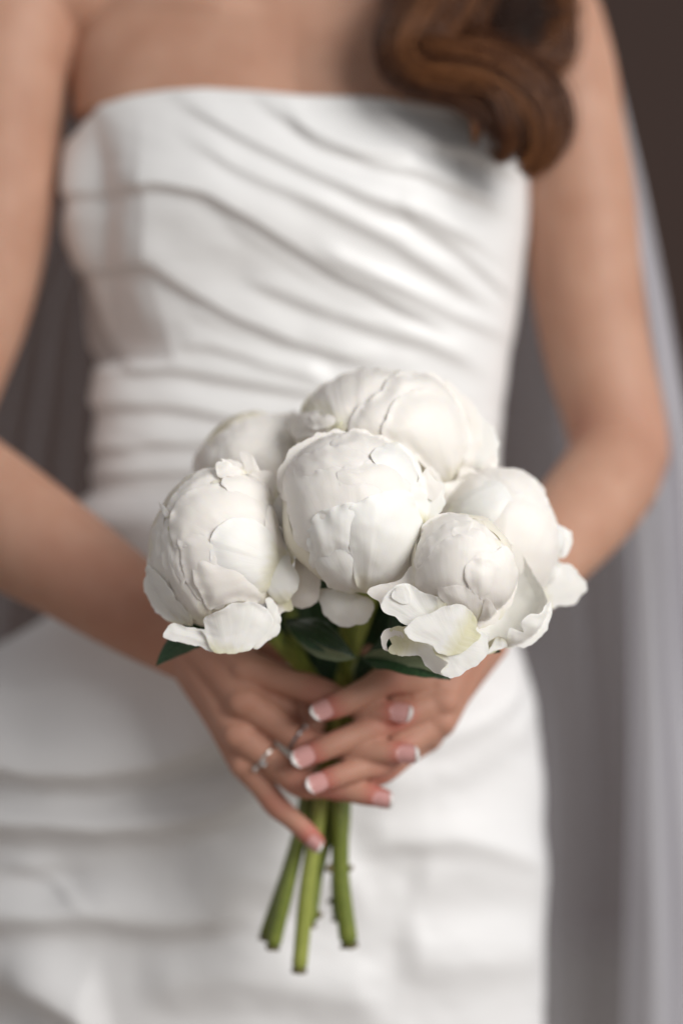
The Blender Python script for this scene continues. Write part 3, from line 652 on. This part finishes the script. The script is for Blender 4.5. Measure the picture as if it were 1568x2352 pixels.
def shaped_petal(B, pts, layer, root, seed, base, bulge=.045, crink=.007, lift=.020, zmin=-1, mt='petal', veins=.003, bw=26, rough=2.0, step=4.2, back=False, green=.12, stand=.042):
    """petal lying over the bud; pts = outline (px), base = where it is attached (px)"""
    crink = min(crink, .017)
    a = np.array(pts, float); n = len(a)
    p4 = np.vstack([a[-1:], a, a[:2]]); out = []
    for i in range(n):
        A, Bq, C, D = p4[i:i + 4] if i + 4 <= len(p4) else p4[-4:]
        m = max(2, int(np.hypot(*(C - Bq)) / 3.4))
        for f in np.linspace(0, 1, m, endpoint=False): out.append(.5 * ((2 * Bq) + (-A + C) * f + (2 * A - 5 * Bq + 4 * C - D) * f * f + (-A + 3 * Bq - 3 * C + D) * f ** 3))
    a = np.array(out); T = nrm(np.roll(a, -1, 0) - np.roll(a, 1, 0)); Nm = np.stack([-T[:, 1], T[:, 0]], 1)
    k = np.arange(len(a)); a = a + Nm * (rough * noise(k / 5.0, seed * 1.3, 41) + rough * .5 * noise(k / 2.0, seed * 2.3, 42))[:, None]
    area2 = np.sum(a[:, 0] * np.roll(a[:, 1], -1) - np.roll(a[:, 0], -1) * a[:, 1]); sg = 1 if area2 > 0 else -1
    P_ = [a]
    for d in (1.1, 3.0):
        q = a + Nm * sg * d; q = q[inside(q, a)]; q = q[seg_dist(q, a) > d * .75]; P_.append(q)
    gx, gy = np.meshgrid(np.arange(a[:, 0].min(), a[:, 0].max(), step), np.arange(a[:, 1].min(), a[:, 1].max(), step)); gx = gx + (np.arange(len(gx)) % 2)[:, None] * step / 2
    g = np.stack([gx.ravel(), gy.ravel()], 1); g = g[inside(g, a)]; g = g[seg_dist(g, a) > 5]; P_.append(g)
    al = np.vstack(P_); m = len(a)
    vs, _, fs, *_ = delaunay_2d_cdt([Vector(q) for q in al.tolist()], [(i, (i + 1) % m) for i in range(m)], [], 1, 1e-4)
    p = np.array([[q.x, q.y] for q in vs]); e = seg_dist(p, a)
    cpx, cpy = B.pc; X = (p[:, 0] - cpx) / (B.Rpx * B.s[0]); Y = -(p[:, 1] - cpy) / (B.Rpx * B.s[2])
    rho2 = X * X + Y * Y; z = np.sqrt(np.maximum(1 - rho2, 0) + .004)
    if zmin > -1: z = .5 * (z + zmin + np.sqrt((z - zmin) ** 2 + .03))
    if back: z = -z
    base = np.array(base, float); far = a[np.argmax(np.hypot(*(a - base).T))]; ax = nrm(far - base); L_ = np.hypot(*(far - base)); ac = np.array([-ax[1], ax[0]])
    v = np.clip(((p - base) @ ax) / L_, 0, 1); uu = (p - base) @ ac; ang = uu / (20 + v * L_ * .6)
    em = np.exp(-(e / 9) ** 2)
    h = (layer * .0105 + bulge * 1.25 * (1 - np.exp(-(e / (bw * .8)) ** 2)) + lift * (.5 + noise(p[:, 0] / 22, p[:, 1] / 22, int(seed))) * em - .004 * np.clip(1 - e / 1.2, 0, 1) + .007 * np.exp(-(e / 5) ** 2) * noise(p[:, 0] / 8 + seed, p[:, 1] / 8, 61)
         + crink * 1.5 * noise(p[:, 0] / 34 + seed, p[:, 1] / 34, 51) + crink * noise(p[:, 0] / 15 + seed, p[:, 1] / 15, 52) * (.3 + .9 * em)
         + veins * noise(ang * 9 + seed, v * 2.0, 53) + crink * 1.2 * np.maximum(0, noise(ang * 5 + seed, v * 1.4, 54)) ** 1.5)
    h = h + (stand * v ** 2.5 if layer >= 2 else 0)
    d = np.stack([X, Y, z], 1); nn = nrm(np.stack([X / 1.0, Y / 1.0, z], 1))
    q = np.stack([d[:, 0], -d[:, 2], d[:, 1]], 1) * B.s; V = B.c + q * B.R + np.stack([nn[:, 0], -nn[:, 2], nn[:, 1]], 1) * (B.R * h)[:, None]
    return make_mesh('petal', V, [tuple(f)[::-1] for f in fs], M[mt], root, uv=np.stack([ang * .5 + .5, v * .8 + green], 1))
def c4(l): return [(612.5 + .3711 * x, 826.9 + .3711 * y) for x, y in l]
def c5(l): return [(306.25 + .3125 * x, 1010.6 + .3125 * y) for x, y in l]
def c6(l): return [(826.9 + .3516 * x, 1133.1 + .3516 * y) for x, y in l]
def c1(l): return [(306.25 + .6797 * x, 820.75 + .6797 * y) for x, y in l]
def heart(B, root, k=.975):
    n, mrow = 48, 32; V = []
    for i in range(mrow):
        ph = math.pi * (i + .01) / (mrow - 1 + .02); th = np.linspace(0, 2 * np.pi, n, endpoint=False)
        d = np.stack([np.sin(ph) * np.cos(th), np.full(n, np.cos(ph)), np.sin(ph) * np.sin(th)], 1)
        V.append(B.w(d, np.full(n, k-.02) + .012 * noise(th * 3, np.full(n, ph * 4), 2)))
    V = np.vstack(V); F = grid_faces(n, mrow, True); make_mesh('flower_heart', V, F, M['heart'], root)
def fill_petals(B, root, base, n, seed, layer0=-2.5, layer1=.3, W=.85, mt='deep'):
    """whorl of petals that rise from the base and close over the bud all round"""
    b0 = nrm(base); R_ = np.random.default_rng(seed); ref = nrm(np.cross(b0, (0.3, .2, 1))); r2 = np.cross(b0, ref)
    for k in range(n):
        a = k * 2.399 + R_.random() * .3; f = k / n
        side = ref * math.cos(a) + r2 * math.sin(a)
        el = 3.3 - 1.35 * f + R_.random() * .15       # how far over the top it reaches
        tip = b0 * math.cos(el) + side * math.sin(el)
        bs = b0 * math.cos(.25) + side * math.sin(.25)
        ball_petal(B, bs, tip, W * (.85 + .3 * R_.random()), layer0 + (layer1 - layer0) * f, root, seed * 7 + k, mt=mt, crink=.009, bulge=.0, lift=.012, rag=.04)
def stem(root, pts, r, mt='stem', nodes_at=(), seed=0):
    V, F = tube([P(*p) for p in pts], [r * .9] + [r] * (len(pts) - 2) + [r * 1.02], 18, 60, cap=1)
    n = len(V) // 18; a = np.tile(np.arange(18) / 18, n)[:len(V)]; vv = np.repeat(np.arange(n) / n, 18)[:len(V)]
    C = V.reshape(n, 18, 3).mean(1); k = 1 + .05 * noise(a * 6, vv * 2 + seed, 31) + .03 * noise(a * 3, vv * 18 + seed, 33)
    V = np.repeat(C, 18, 0) + (V - np.repeat(C, 18, 0)) * k[:, None]
    o = make_mesh('stem', V, F, M[mt], root, uv=np.stack([a, vv * 6], 1))
    c = V[-18:].mean(0); e = C[-1] - C[-4]; e = nrm(e)
    b1 = nrm(np.cross(e, (0, 1, 0))); b2 = np.cross(b1, e); V2 = [c + e * .0006]; nn = 20
    for j in range(nn):
        t = 2 * math.pi * j / nn; V2.append(c + (b1 * math.cos(t) + b2 * math.sin(t)) * r * (1.0 + .13 * noise(j * .9, seed, 3)) + e * .0008 * noise(j * .7, seed, 5))
    for j in range(nn):
        t = 2 * math.pi * j / nn; V2.append(c - e * .0022 + (b1 * math.cos(t) + b2 * math.sin(t)) * r * 1.03)
    F2 = [(0, 1 + j, 1 + (j + 1) % nn) for j in range(nn)] + [(1 + j, 1 + nn + j, 1 + nn + (j + 1) % nn, 1 + (j + 1) % nn) for j in range(nn)]
    make_mesh('cut_end', V2, F2, M['node'], o)
    for (t, sx, size) in nodes_at:
        i = int(t * (n - 1)); cc = C[i] + np.array([sx * r, -.001, 0])
        vv_, ff = tube([cc - np.array([sx * .001, 0, size]), cc + np.array([sx * .0012, -.001, 0]), cc + np.array([sx * .0002, 0, size * .8])], [size * .5, size * .9, size * .4], 10, 10, ref=(0, 1, .2))
        vv_ = vv_ + (.0009 * noise(vv_[:, 0] * 900, vv_[:, 2] * 900, 5))[:, None] * np.array([1, .3, .6]); make_mesh('stem_node', vv_, ff, M['node'], o)
    return o
def leaf(root, base, mid, tip, W, cup, facing=(0, -1, 0), seed=0, **kw):
    return free_petal(base, mid, tip, W, cup, root, seed, facing, p=.85, q=.85, mt='leaf', ruf=.05, name='leaf', rag=0, fold=.06, **kw)
GR = 'white peonies of the bouquet'
def flower(label, end): return thing('peony', label, 'peony', tuple(P(*end)), GR)
def cx(x, y, yy): return (306.25 + .6797 * x, 820.75 + .6797 * y, yy)   # picture crop -> px
Y0 = -.125

# --- left flower
e = (800, 2156, -.108); r = flower('white peony at the left edge of the bouquet, with a dark leaf under it', e)
B = Ball(497, 1258, -.205, 150, (1, 1.22, 1)); heart(B, r)
fill_petals(B, r, (.55, -.75, -.3), 9, 3)
fp = lambda *a, **k: free_petal(a[0], a[1], a[2], a[3], a[4], r, a[5], **k)
def petals(cv, rows, dflt='petal'):
    for i, row in enumerate(rows):
        ly, base, pts = row[:3]; kw = dict(row[3]) if len(row) > 3 else {}; kw.setdefault('mt', dflt)
        shaped_petal(kw.pop('B', B), cv(pts), ly, r, len(pts) * 3 + i * 7 + B.pc[0], cv([base])[0], **kw)
BR = (1060, 900)
petals(c5, [
 (1, (450, 1380), [(250,520),(180,620),(125,780),(105,950),(120,1130),(200,1260),(290,1330),(420,1330),(330,1150),(270,950),(250,800),(260,680)]),
 (1, (900, 300), [(640,200),(480,250),(340,380),(265,520),(300,600),(360,480),(500,380),(650,340),(700,260)]),
 (1.5, (560, 1380), [(280,560),(240,700),(250,900),(300,1080),(420,1260),(540,1330),(600,1200),(500,1050),(440,980),(380,880),(360,740),(320,620)]),
 (2.6, (420, 700), [(290,600),(300,750),(330,920),(400,1030),(425,1000),(410,850),(430,770),(360,650)], dict(crink=.01)),
 (2, BR, [(390,700),(390,800),(400,900),(440,1050),(570,1200),(680,1200),(720,900),(700,700),(560,660)]),
 (3.6, BR, [(1000,480),(940,420),(800,370),(650,340),(480,390),(360,480),(315,620),(330,750),(370,795),(430,780),(560,700),(720,640),(900,640),(1040,700)], dict(bulge=.04)),
 (3.2, BR, [(470,890),(500,840),(600,820),(800,800),(950,1000),(980,1180),(800,1160),(650,1190),(585,1215),(530,1120),(485,1000)]),
 (5.0, BR, [(600,720),(650,640),(740,590),(860,590),(980,660),(1080,760),(1100,840),(1030,1000),(960,1100),(850,1090),(700,1030),(620,950),(590,840)], dict(bulge=.05, mt='outer', bw=36, green=.12)),
 (5.0, (1060, 500), [(660,350),(700,290),(820,260),(990,260),(1030,330),(1040,430),(1000,480),(900,490),(780,440),(690,390)], dict(bulge=.04)),
 (5.5, (830, 300), [(615,240),(650,210),(760,230),(830,260),(760,290),(650,310)], dict(zmin=.35, crink=.02)),
 (6.0, (800, 300), [(650,200),(720,180),(800,205),(810,250),(700,240)], dict(zmin=.3, crink=.02)),
 (6.5, (850, 300), [(775,150),(800,140),(850,170),(870,260),(820,260)], dict(zmin=.3, crink=.02)),
 (6.0, (880, 300), [(840,165),(880,190),(920,260),(860,260)], dict(zmin=.3, crink=.02)),
 (2.0, (300, 580), [(228,478),(262,500),(300,560),(262,575)], dict(zmin=.1, crink=.02)),
 (3.5, (420, 1390), [(150,920),(185,910),(280,1020),(360,1150),(450,1290),(430,1350),(300,1320),(210,1270),(140,1150),(112,1020)], dict(crink=.02, mt='outer')),
 (6.5, (760, 1500), [(270,1380),(300,1320),(340,1295),(450,1330),(540,1350),(640,1420),(640,1510),(500,1470),(400,1440),(300,1410)], dict(zmin=.55, mt='outer', crink=.012)),
 (6.5, (760, 1500), [(860,1440),(960,1300),(960,1200),(950,1130),(1000,1140),(1060,1280),(1040,1390),(960,1450),(890,1490)], dict(zmin=.45, mt='outer', crink=.015)),
 (8.0, (760, 1540), [(540,1270),(600,1220),(750,1150),(870,1140),(960,1200),(1000,1290),(930,1400),(880,1470),(800,1500),(690,1515),(600,1500),(550,1380),(510,1330),(545,1330)], dict(zmin=.60, mt='outer', bulge=.05)),
 (.5, (1100, 1200), [(980,1150),(1080,1100),(1150,1150),(1160,1240),(1080,1260),(1000,1300)], dict(zmin=.2, crink=.03)),
 (1.0, (1080, 900), [(1000,620),(1070,640),(1130,740),(1180,830),(1140,960),(1060,1060),(980,1000)], dict(zmin=.3, crink=.02)),
 (3.0, (1140, 850), [(980,500),(1040,560),(1090,740),(1140,800),(1100,900),(1000,760),(950,620)], dict(zmin=.3)),
])
stem(r, [(560, 1400, -.19), (640, 1470, -.16), (725, 1580, -.120), (765, 1750, -.113), (780, 1900, -.113), (783, 2020, -.11), e], .0060, nodes_at=((.80, -1, .0030), (.80, 1, .0018)), seed=1)
leaf(r, (500, 1440, -.185), (430, 1462, -.196), (358, 1530, -.200), 38, .9, (.25, -1, .35), 5)
settle(r)

# --- back-left flower
e = (612, 2146, -.098); r = flower('blurred white peony at the back left of the bouquet, half hidden by its neighbours', e)
B = Ball(585, 1062, -.125, 122, (1.02, .98, 1)); heart(B, r); fill_petals(B, r, (.3, -.9, -.2), 9, 5)
petals(c1, [
 (1, (420, 480), [(230,380),(260,310),(330,240),(430,205),(540,190),(570,260),(540,360),(440,420),(300,420)]),
 (3, (520, 480), [(300,370),(310,320),(370,280),(480,270),(540,290),(530,340),(450,340),(400,400),(330,410)]),
 (4.5, (500, 500), [(430,350),(460,320),(530,310),(540,400),(500,490),(440,430)]),
 (3, (300, 430), [(212,370),(230,320),(270,300),(310,330),(300,380),(240,395)], dict(crink=.02)),
 (5, (560, 340), [(490,290),(520,230),(560,200),(590,260),(550,320)], dict(crink=.02)),
])
fp((500, 1080, -.13), (478, 1045, -.14), (484, 1018, -.135), 20, .6, 45, mt='petal', ruf=.15); fp((640, 1000, -.13), (662, 975, -.14), (668, 948, -.135), 20, .6, 46, mt='petal', ruf=.15)
stem(r, [(600, 1180, -.12), (650, 1350, -.11), (690, 1500, -.108), (715, 1650, -.102), (700, 1850, -.098), (668, 1980, -.098), e], .0046, seed=2)
settle(r)

# --- top flower
e = (688, 2216, -.112); r = flower('blurred white peony at the top of the bouquet, the highest and widest bud', e)
B = Ball(873, 1010, -.155, 180, (1.06, .9, 1)); heart(B, r); fill_petals(B, r, (.1, -.95, -.2), 10, 7)
petals(c4, [
 (.5, (1150, 800), [(1190,250),(1270,290),(1340,370),(1390,440),(1420,520),(1420,660),(1330,680),(1200,640),(1150,450)], dict(zmin=.05, crink=.02, mt='outer')),
 (1.5, (1150, 800), [(1080,150),(1180,210),(1280,300),(1300,480),(1260,640),(1190,640),(1150,400)], dict(zmin=.1, crink=.015)),
 (1, (600, 600), [(195,420),(250,250),(350,150),(500,80),(640,58),(800,90),(950,110),(820,160),(640,280),(530,380),(460,470),(300,450)]),
 (2, (900, 700), [(500,440),(560,330),(680,240),(800,130),(900,170),(850,300),(800,480),(700,540),(560,500)]),
 (3, (950, 760), [(760,140),(950,108),(1080,160),(1180,280),(1215,400),(1150,420),(1000,300),(900,270),(780,320),(690,400),(700,280)]),
 (5.5, (1130, 800), [(700,480),(720,400),(780,290),(900,230),(1020,230),(1130,300),(1200,400),(1222,520),(1205,640),(1175,720),(1170,790),(1100,800),(1040,770),(1000,720),(930,640),(850,580),(760,540)], dict(bulge=.055, bw=40)),
 (4, (420, 500), [(196,440),(220,370),(300,340),(420,350),(470,400),(440,460),(300,490),(230,500)], dict(crink=.02, lift=.03)),
 (6, (380, 480), [(290,400),(330,362),(440,375),(420,430),(310,450)], dict(crink=.02, lift=.03)),
 (5, (1100, 640), [(955,660),(1010,660),(1060,740),(1180,730),(1160,800),(1080,850),(1000,800)], dict(crink=.03, zmin=.5)),
 (2, (1150, 800), [(1170,690),(1300,670),(1400,700),(1300,800),(1190,800)], dict(crink=.03, zmin=.2)),
])
stem(r, [(900, 1180, -.13), (860, 1350, -.12), (800, 1520, -.116), (765, 1650, -.112), (735, 1850, -.116), (708, 2020, -.116), e], .0052, mt='stem_pale', seed=3)
settle(r)

# --- right-back flower
e = (629, 2166, -.112); r = flower('white peony at the right edge of the bouquet, crumpled petals on its right side', e)
B = Ball(1140, 1232, -.165, 148, (.98, 1.05, 1)); heart(B, r); fill_petals(B, r, (-.2, -.9, -.2), 9, 9)
petals(c1, [
 (.5, (1150, 750), [(1100,400),(1200,378),(1300,383),(1370,430),(1405,520),(1430,620),(1420,720),(1380,780),(1300,700),(1200,600),(1100,500)]),
 (2, (1150, 800), [(1180,400),(1290,395),(1370,470),(1400,560),(1390,640),(1300,600),(1250,500)]),
 (2.5, (1060, 600), [(1022,540),(1040,480),(1090,430),(1150,405),(1200,430),(1180,480),(1100,520)]),
 (3.5, (1220, 840), [(1230,480),(1330,480),(1400,560),(1428,640),(1412,740),(1395,820),(1300,800),(1200,700),(1150,590)], dict(bulge=.05)),
 (5.5, (1040, 560), [(1070,520),(1100,470),(1160,435),(1230,442),(1262,490),(1250,540),(1200,585),(1120,570),(1055,570)], dict(mt='outer', bulge=.05)),
 (1, (1150, 480), [(1092,430),(1110,370),(1160,385),(1210,335),(1228,380),(1180,415),(1120,445)], dict(zmin=.2, crink=.03)),
 (2, (1000, 560), [(985,560),(1020,470),(1060,440),(1070,500),(1040,560)], dict(zmin=.1, crink=.02)),
 (4, (1390, 640), [(1410,570),(1455,588),(1464,630),(1440,675),(1400,650)], dict(zmin=.1, mt='outer', crink=.02)),
 (4, (1360, 800), [(1380,690),(1440,688),(1490,730),(1502,770),(1480,815),(1440,830),(1390,835),(1360,780)], dict(zmin=.15, mt='outer', crink=.02)),
])
stem(r, [(1080, 1370, -.14), (950, 1480, -.118), (820, 1600, -.108), (740, 1760, -.108), (690, 1920, -.110), (655, 2060, -.112), e], .0050, seed=4)
settle(r)

# --- centre flower
e = (711, 2112, -.106); r = flower('large round white peony in the middle of the bouquet, in front of the top bud', e)
B = Ball(806, 1172, -.215, 162, (1, 1.08, 1)); heart(B, r); fill_petals(B, r, (.3, -.9, -.2), 10, 11)
BA = Ball(655, 1200, -.195, 75); BB = Ball(650, 1330, -.205, 75); BC = Ball(700, 1335, -.190, 80); BD = Ball(795, 1395, -.192, 80)
petals(c4, [
 (.5, (300, 1000), [(150,560),(88,680),(72,780),(100,860),(220,900),(260,700),(260,580),(210,550)]),
 (1, (600, 900), [(160,560),(300,470),(430,440),(520,470),(440,560),(330,620),(220,680),(180,700),(160,620)]),
 (1.5, (700, 800), [(330,600),(440,500),(560,445),(700,480),(830,550),(860,640),(650,640),(560,620),(450,620),(350,640)], dict(crink=.01)),
 (2.6, (800, 900), [(190,680),(250,610),(400,560),(560,550),(640,600),(680,700),(500,740),(350,760),(230,790)], dict(crink=.01)),
 (2.6, (900, 980), [(630,620),(720,550),(840,560),(900,600),(940,700),(970,800),(880,850),(780,760),(700,700)], dict(crink=.025, mt='outer')),
 (3.8, (900, 1000), [(440,700),(560,660),(700,630),(800,680),(870,790),(920,900),(880,980),(760,900),(600,880),(480,840)], dict(crink=.012)),
 (4.0, (950, 1000), [(850,790),(960,770),(1050,785),(1062,900),(1040,960),(960,1005),(920,1010),(890,900)], dict(zmin=.2, crink=.03, mt='outer')),
 (4.6, (950, 1000), [(950,690),(1000,740),(1055,800),(990,870),(900,800)], dict(zmin=.25, crink=.02)),
 (4.8, (560, 1450), [(165,685),(215,680),(280,720),(420,690),(600,710),(760,740),(850,830),(760,960),(560,1060),(400,1160),(280,1170),(200,1100),(160,950),(145,850),(145,770)], dict(bulge=.03, lift=.02, bw=40)),
 (6.0, (560, 1440), [(320,1200),(400,1160),(500,1140),(580,1200),(600,1340),(620,1395),(500,1415),(400,1370),(335,1290)], dict(mt='outer')),
 (7.0, (480, 1420), [(360,930),(400,920),(520,890),(600,940),(570,1050),(540,1150),(480,1190),(400,1200),(330,1255),(300,1250),(290,1150),(270,1050),(300,980)], dict(crink=.028, mt='outer', veins=.008)),
 (9.0, (620, 1440), [(490,930),(560,880),(700,830),(820,830),(880,920),(920,1030),(928,1150),(905,1260),(830,1350),(700,1397),(600,1390),(550,1350),(530,1260),(510,1150),(478,1040),(475,980)], dict(mt='outer', bulge=.06, bw=40, crink=.010)),
])
petals(c5, [
 (1, (1160, 660), [(1030,480),(1060,430),(1100,405),(1180,450),(1260,520),(1294,560),(1275,640),(1220,670),(1110,668),(1060,600),(1025,540)], dict(B=BA, crink=.04, bulge=.03)),
 (2, (1160, 670), [(1090,690),(1130,660),(1200,670),(1222,720),(1200,750),(1230,790),(1200,828),(1130,822),(1090,770)], dict(B=BA, crink=.05, veins=.02)),
 (-2, (1320, 800), [(1200,850),(1310,800),(1370,900),(1372,1040),(1360,1140),(1330,1200),(1240,1235),(1160,1210),(1130,1160),(1150,1080),(1180,960)], dict(B=BC, crink=.04, veins=.01)),
 (1, (1190, 1180), [(1140,812),(1160,900),(1210,1000),(1205,1060),(1190,1110),(1120,1190),(1040,1165),(965,1070),(943,980),(990,890),(1070,840)], dict(B=BB, crink=.04, bulge=.02, mt='outer')),
])
petals(c1, [
 (0, (740, 770), [(622,795),(650,782),(720,790),(790,805),(812,840),(792,885),(740,903),(690,900),(650,872),(632,830)], dict(B=BD, crink=.04, bulge=.03, mt='outer')),
])
for k, (a_, b_) in enumerate((((800, 1345), (770, 1372)), ((820, 1345), (838, 1368)), ((968, 1165), (966, 1200)))):
    free_petal((a_[0], a_[1], -.19), ((a_[0] + b_[0]) / 2, (a_[1] + b_[1]) / 2, -.205), (b_[0], b_[1], -.205), 20, .8, r, 98 + k, mt='sepal', name='sepal', p=1.0, q=.6)
stem(r, [(806, 1300, -.19), (798, 1400, -.15), (795, 1500, -.124), (792, 1600, -.112), (765, 1850, -.104), (728, 2000, -.104), e], .0052, nodes_at=((.97, 1, .0022),), mt='stem', seed=5)
leaf(r, (660, 1425, -.165), (735, 1452, -.180), (820, 1512, -.178), 46, .5, (.1, -.75, .75), 6)
leaf(r, (655, 1435, -.168), (735, 1490, -.184), (815, 1512, -.186), 20, .5, (0, .9, .7), 7)
leaf(r, (880, 1365, -.17), (892, 1440, -.175), (830, 1512, -.168), 26, 1.0, (-.9, -.5, .2), 8)
settle(r)

# --- front right flower
e = (778, 2100, -.101); r = flower('half open white peony at the front right, one outer petal spread like a cup', e)
B = Ball(1064, 1298, -.238, 118, (1.02, 1.02, 1)); heart(B, r); fill_petals(B, r, (.1, -.85, -.3), 9, 13, W=.66)
petals(c6, [
 (1, (500, 840), [(355,450),(380,320),(410,220),(480,160),(570,128),(700,150),(620,220),(520,280),(440,400),(400,500)]),
 (2, (480, 840), [(370,540),(400,400),(440,300),(520,230),(620,190),(720,210),(640,300),(560,360),(480,460),(420,580)], dict(crink=.012)),
 (1, (900, 700), [(580,170),(700,165),(800,215),(900,305),(980,430),(900,430),(760,330),(650,260)], dict(crink=.015)),
 (2.5, (900, 700), [(590,250),(700,225),(800,280),(880,350),(800,380),(640,320)], dict(crink=.02)),
 (3.5, (600, 860), [(345,600),(380,500),(450,400),(540,310),(640,285),(780,325),(860,370),(893,378),(850,395),(770,420),(720,520),(680,640),(560,650),(420,640)], dict(lift=.02)),
 (4.5, (900, 860), [(740,400),(850,380),(910,350),(970,430),(1003,520),(1003,620),(965,720),(910,800),(885,805),(870,760),(800,740),(720,640),(670,560),(680,470)], dict(crink=.012)),
 (6.0, (760, 860), [(660,480),(740,420),(840,440),(890,520),(870,640),(790,680),(700,620)], dict(crink=.02, bulge=.05)),
 (6.0, (700, 840), [(505,605),(560,580),(640,580),(720,620),(780,680),(800,760),(770,830),(700,840),(620,760),(550,700)], dict(crink=.03)),
 (6.5, (780, 880), [(790,650),(860,730),(888,770),(850,830),(760,850),(770,760)], dict(crink=.02)),
 (6.0, (480, 860), [(168,690),(230,610),(330,575),(420,630),(560,680),(520,780),(400,840),(320,835),(230,780),(180,740)], dict(zmin=.60, mt='outer', crink=.015)),
 (8.0, (330, 760), [(240,620),(320,578),(345,640),(330,695),(255,685)], dict(zmin=.65, mt='outer', crink=.02)),
 (7.0, (420, 900), [(205,985),(250,950),(400,945),(480,970),(540,1050),(580,1130),(500,1142),(440,1090),(380,1030),(240,1032)], dict(zmin=.35, mt='outer', crink=.06)),
 (3.5, (420, 900), [(190,885),(320,850),(430,900),(560,1000),(580,1120),(480,1080),(380,1035),(235,1000)], dict(zmin=.25, mt='outer', crink=.03)),
 (5.0, (320, 940), [(163,900),(200,868),(300,895),(315,930),(235,915),(195,940),(198,1015),(170,985)], dict(zmin=.25, crink=.03)),
 (8.0, (600, 1000), [(308,850),(370,780),(450,750),(560,700),(630,688),(700,730),(735,790),(730,850),(760,900),(640,1000),(520,1010),(470,960),(400,930),(330,890)], dict(zmin=.85, mt='outer', bulge=.04)),
 (10.0, (560, 900), [(480,960),(600,930),(700,850),(780,868),(808,940),(795,1010),(700,1090),(590,1152),(520,1120),(560,1060),(490,1010)], dict(zmin=.78, mt='outer', bulge=.05)),
])
B2 = Ball(1150, 1358, -.222, 107, (1, 1.12, .85))
petals(c6, [
 (0, (760, 900), [(880,270),(920,292),(1000,338),(1100,450),(1180,600),(1216,700),(1210,820),(1120,930),(1000,975),(830,1000),(700,900),(700,700),(800,450)], dict(B=B2, mt='outer', back=True, bulge=-.02, crink=.012, step=5, green=.35)),
 (-3, (760, 900), [(860,330),(960,380),(1080,500),(1150,640),(1180,760),(1100,900),(900,960),(720,900),(700,700)], dict(B=B2, mt='outer', back=True, bulge=-.03, crink=.012, step=6, green=.35)),
 (.5, (400, 700), [(40,640),(150,590),(260,560),(330,470),(380,540),(380,640),(250,700),(150,720)], dict(zmin=.15, crink=.03)),
])
petals(c6, [
 (2.0, (840, 900), [(1216,695),(1224,800),(1185,900),(1120,965),(1060,992),(940,1002),(828,1016),(835,960),(880,915),(940,925),(960,870),(1045,888),(1028,830),(1080,780),(1150,765)], dict(B=B2, mt='outer', crink=.02, lift=.03)),
 (3.5, (860, 900), [(828,1016),(850,960),(885,915),(930,940),(945,975),(900,990)], dict(B=B2, mt='outer', crink=.03, lift=.03, zmin=.6)),
])
stem(r, [(1060, 1400, -.20), (960, 1480, -.150), (860, 1560, -.116), (800, 1700, -.106), (788, 1900, -.103), (776, 2000, -.101), e], .0048, nodes_at=((.95, -1, .0018),), seed=6)
leaf(r, (828, 1508, -.170), (935, 1520, -.192), (1034, 1560, -.20), 40, .6, (.1, -.6, .8), 9)
leaf(r, (828, 1512, -.172), (930, 1508, -.196), (1028, 1556, -.204), 22, .5, (-.1, .9, .5), 10)
leaf(r, (1080, 1470, -.21), (1120, 1485, -.215), (1150, 1497, -.21), 14, .5, (.1, -.8, .5), 12)
leaf(r, (900, 1400, -.135), (860, 1460, -.105), (800, 1560, -.098), 60, .3, (.0, -1, .2), 13)
leaf(r, (700, 1330, -.125), (720, 1440, -.102), (765, 1610, -.098), 80, .3, (.0, -1, .2), 14)
leaf(r, (840, 1330, -.125), (830, 1440, -.102), (790, 1615, -.098), 80, .3, (.0, -1, .2), 15)
leaf(r, (960, 1330, -.130), (900, 1440, -.108), (830, 1550, -.098), 70, .3, (.0, -1, .2), 16)
leaf(r, (740, 1200, -.15), (745, 1290, -.158), (742, 1380, -.15), 40, .3, (.0, -1, .2), 17)
leaf(r, (640, 1330, -.125), (670, 1420, -.110), (712, 1530, -.104), 50, .3, (.0, -1, .2), 18)
settle(r)
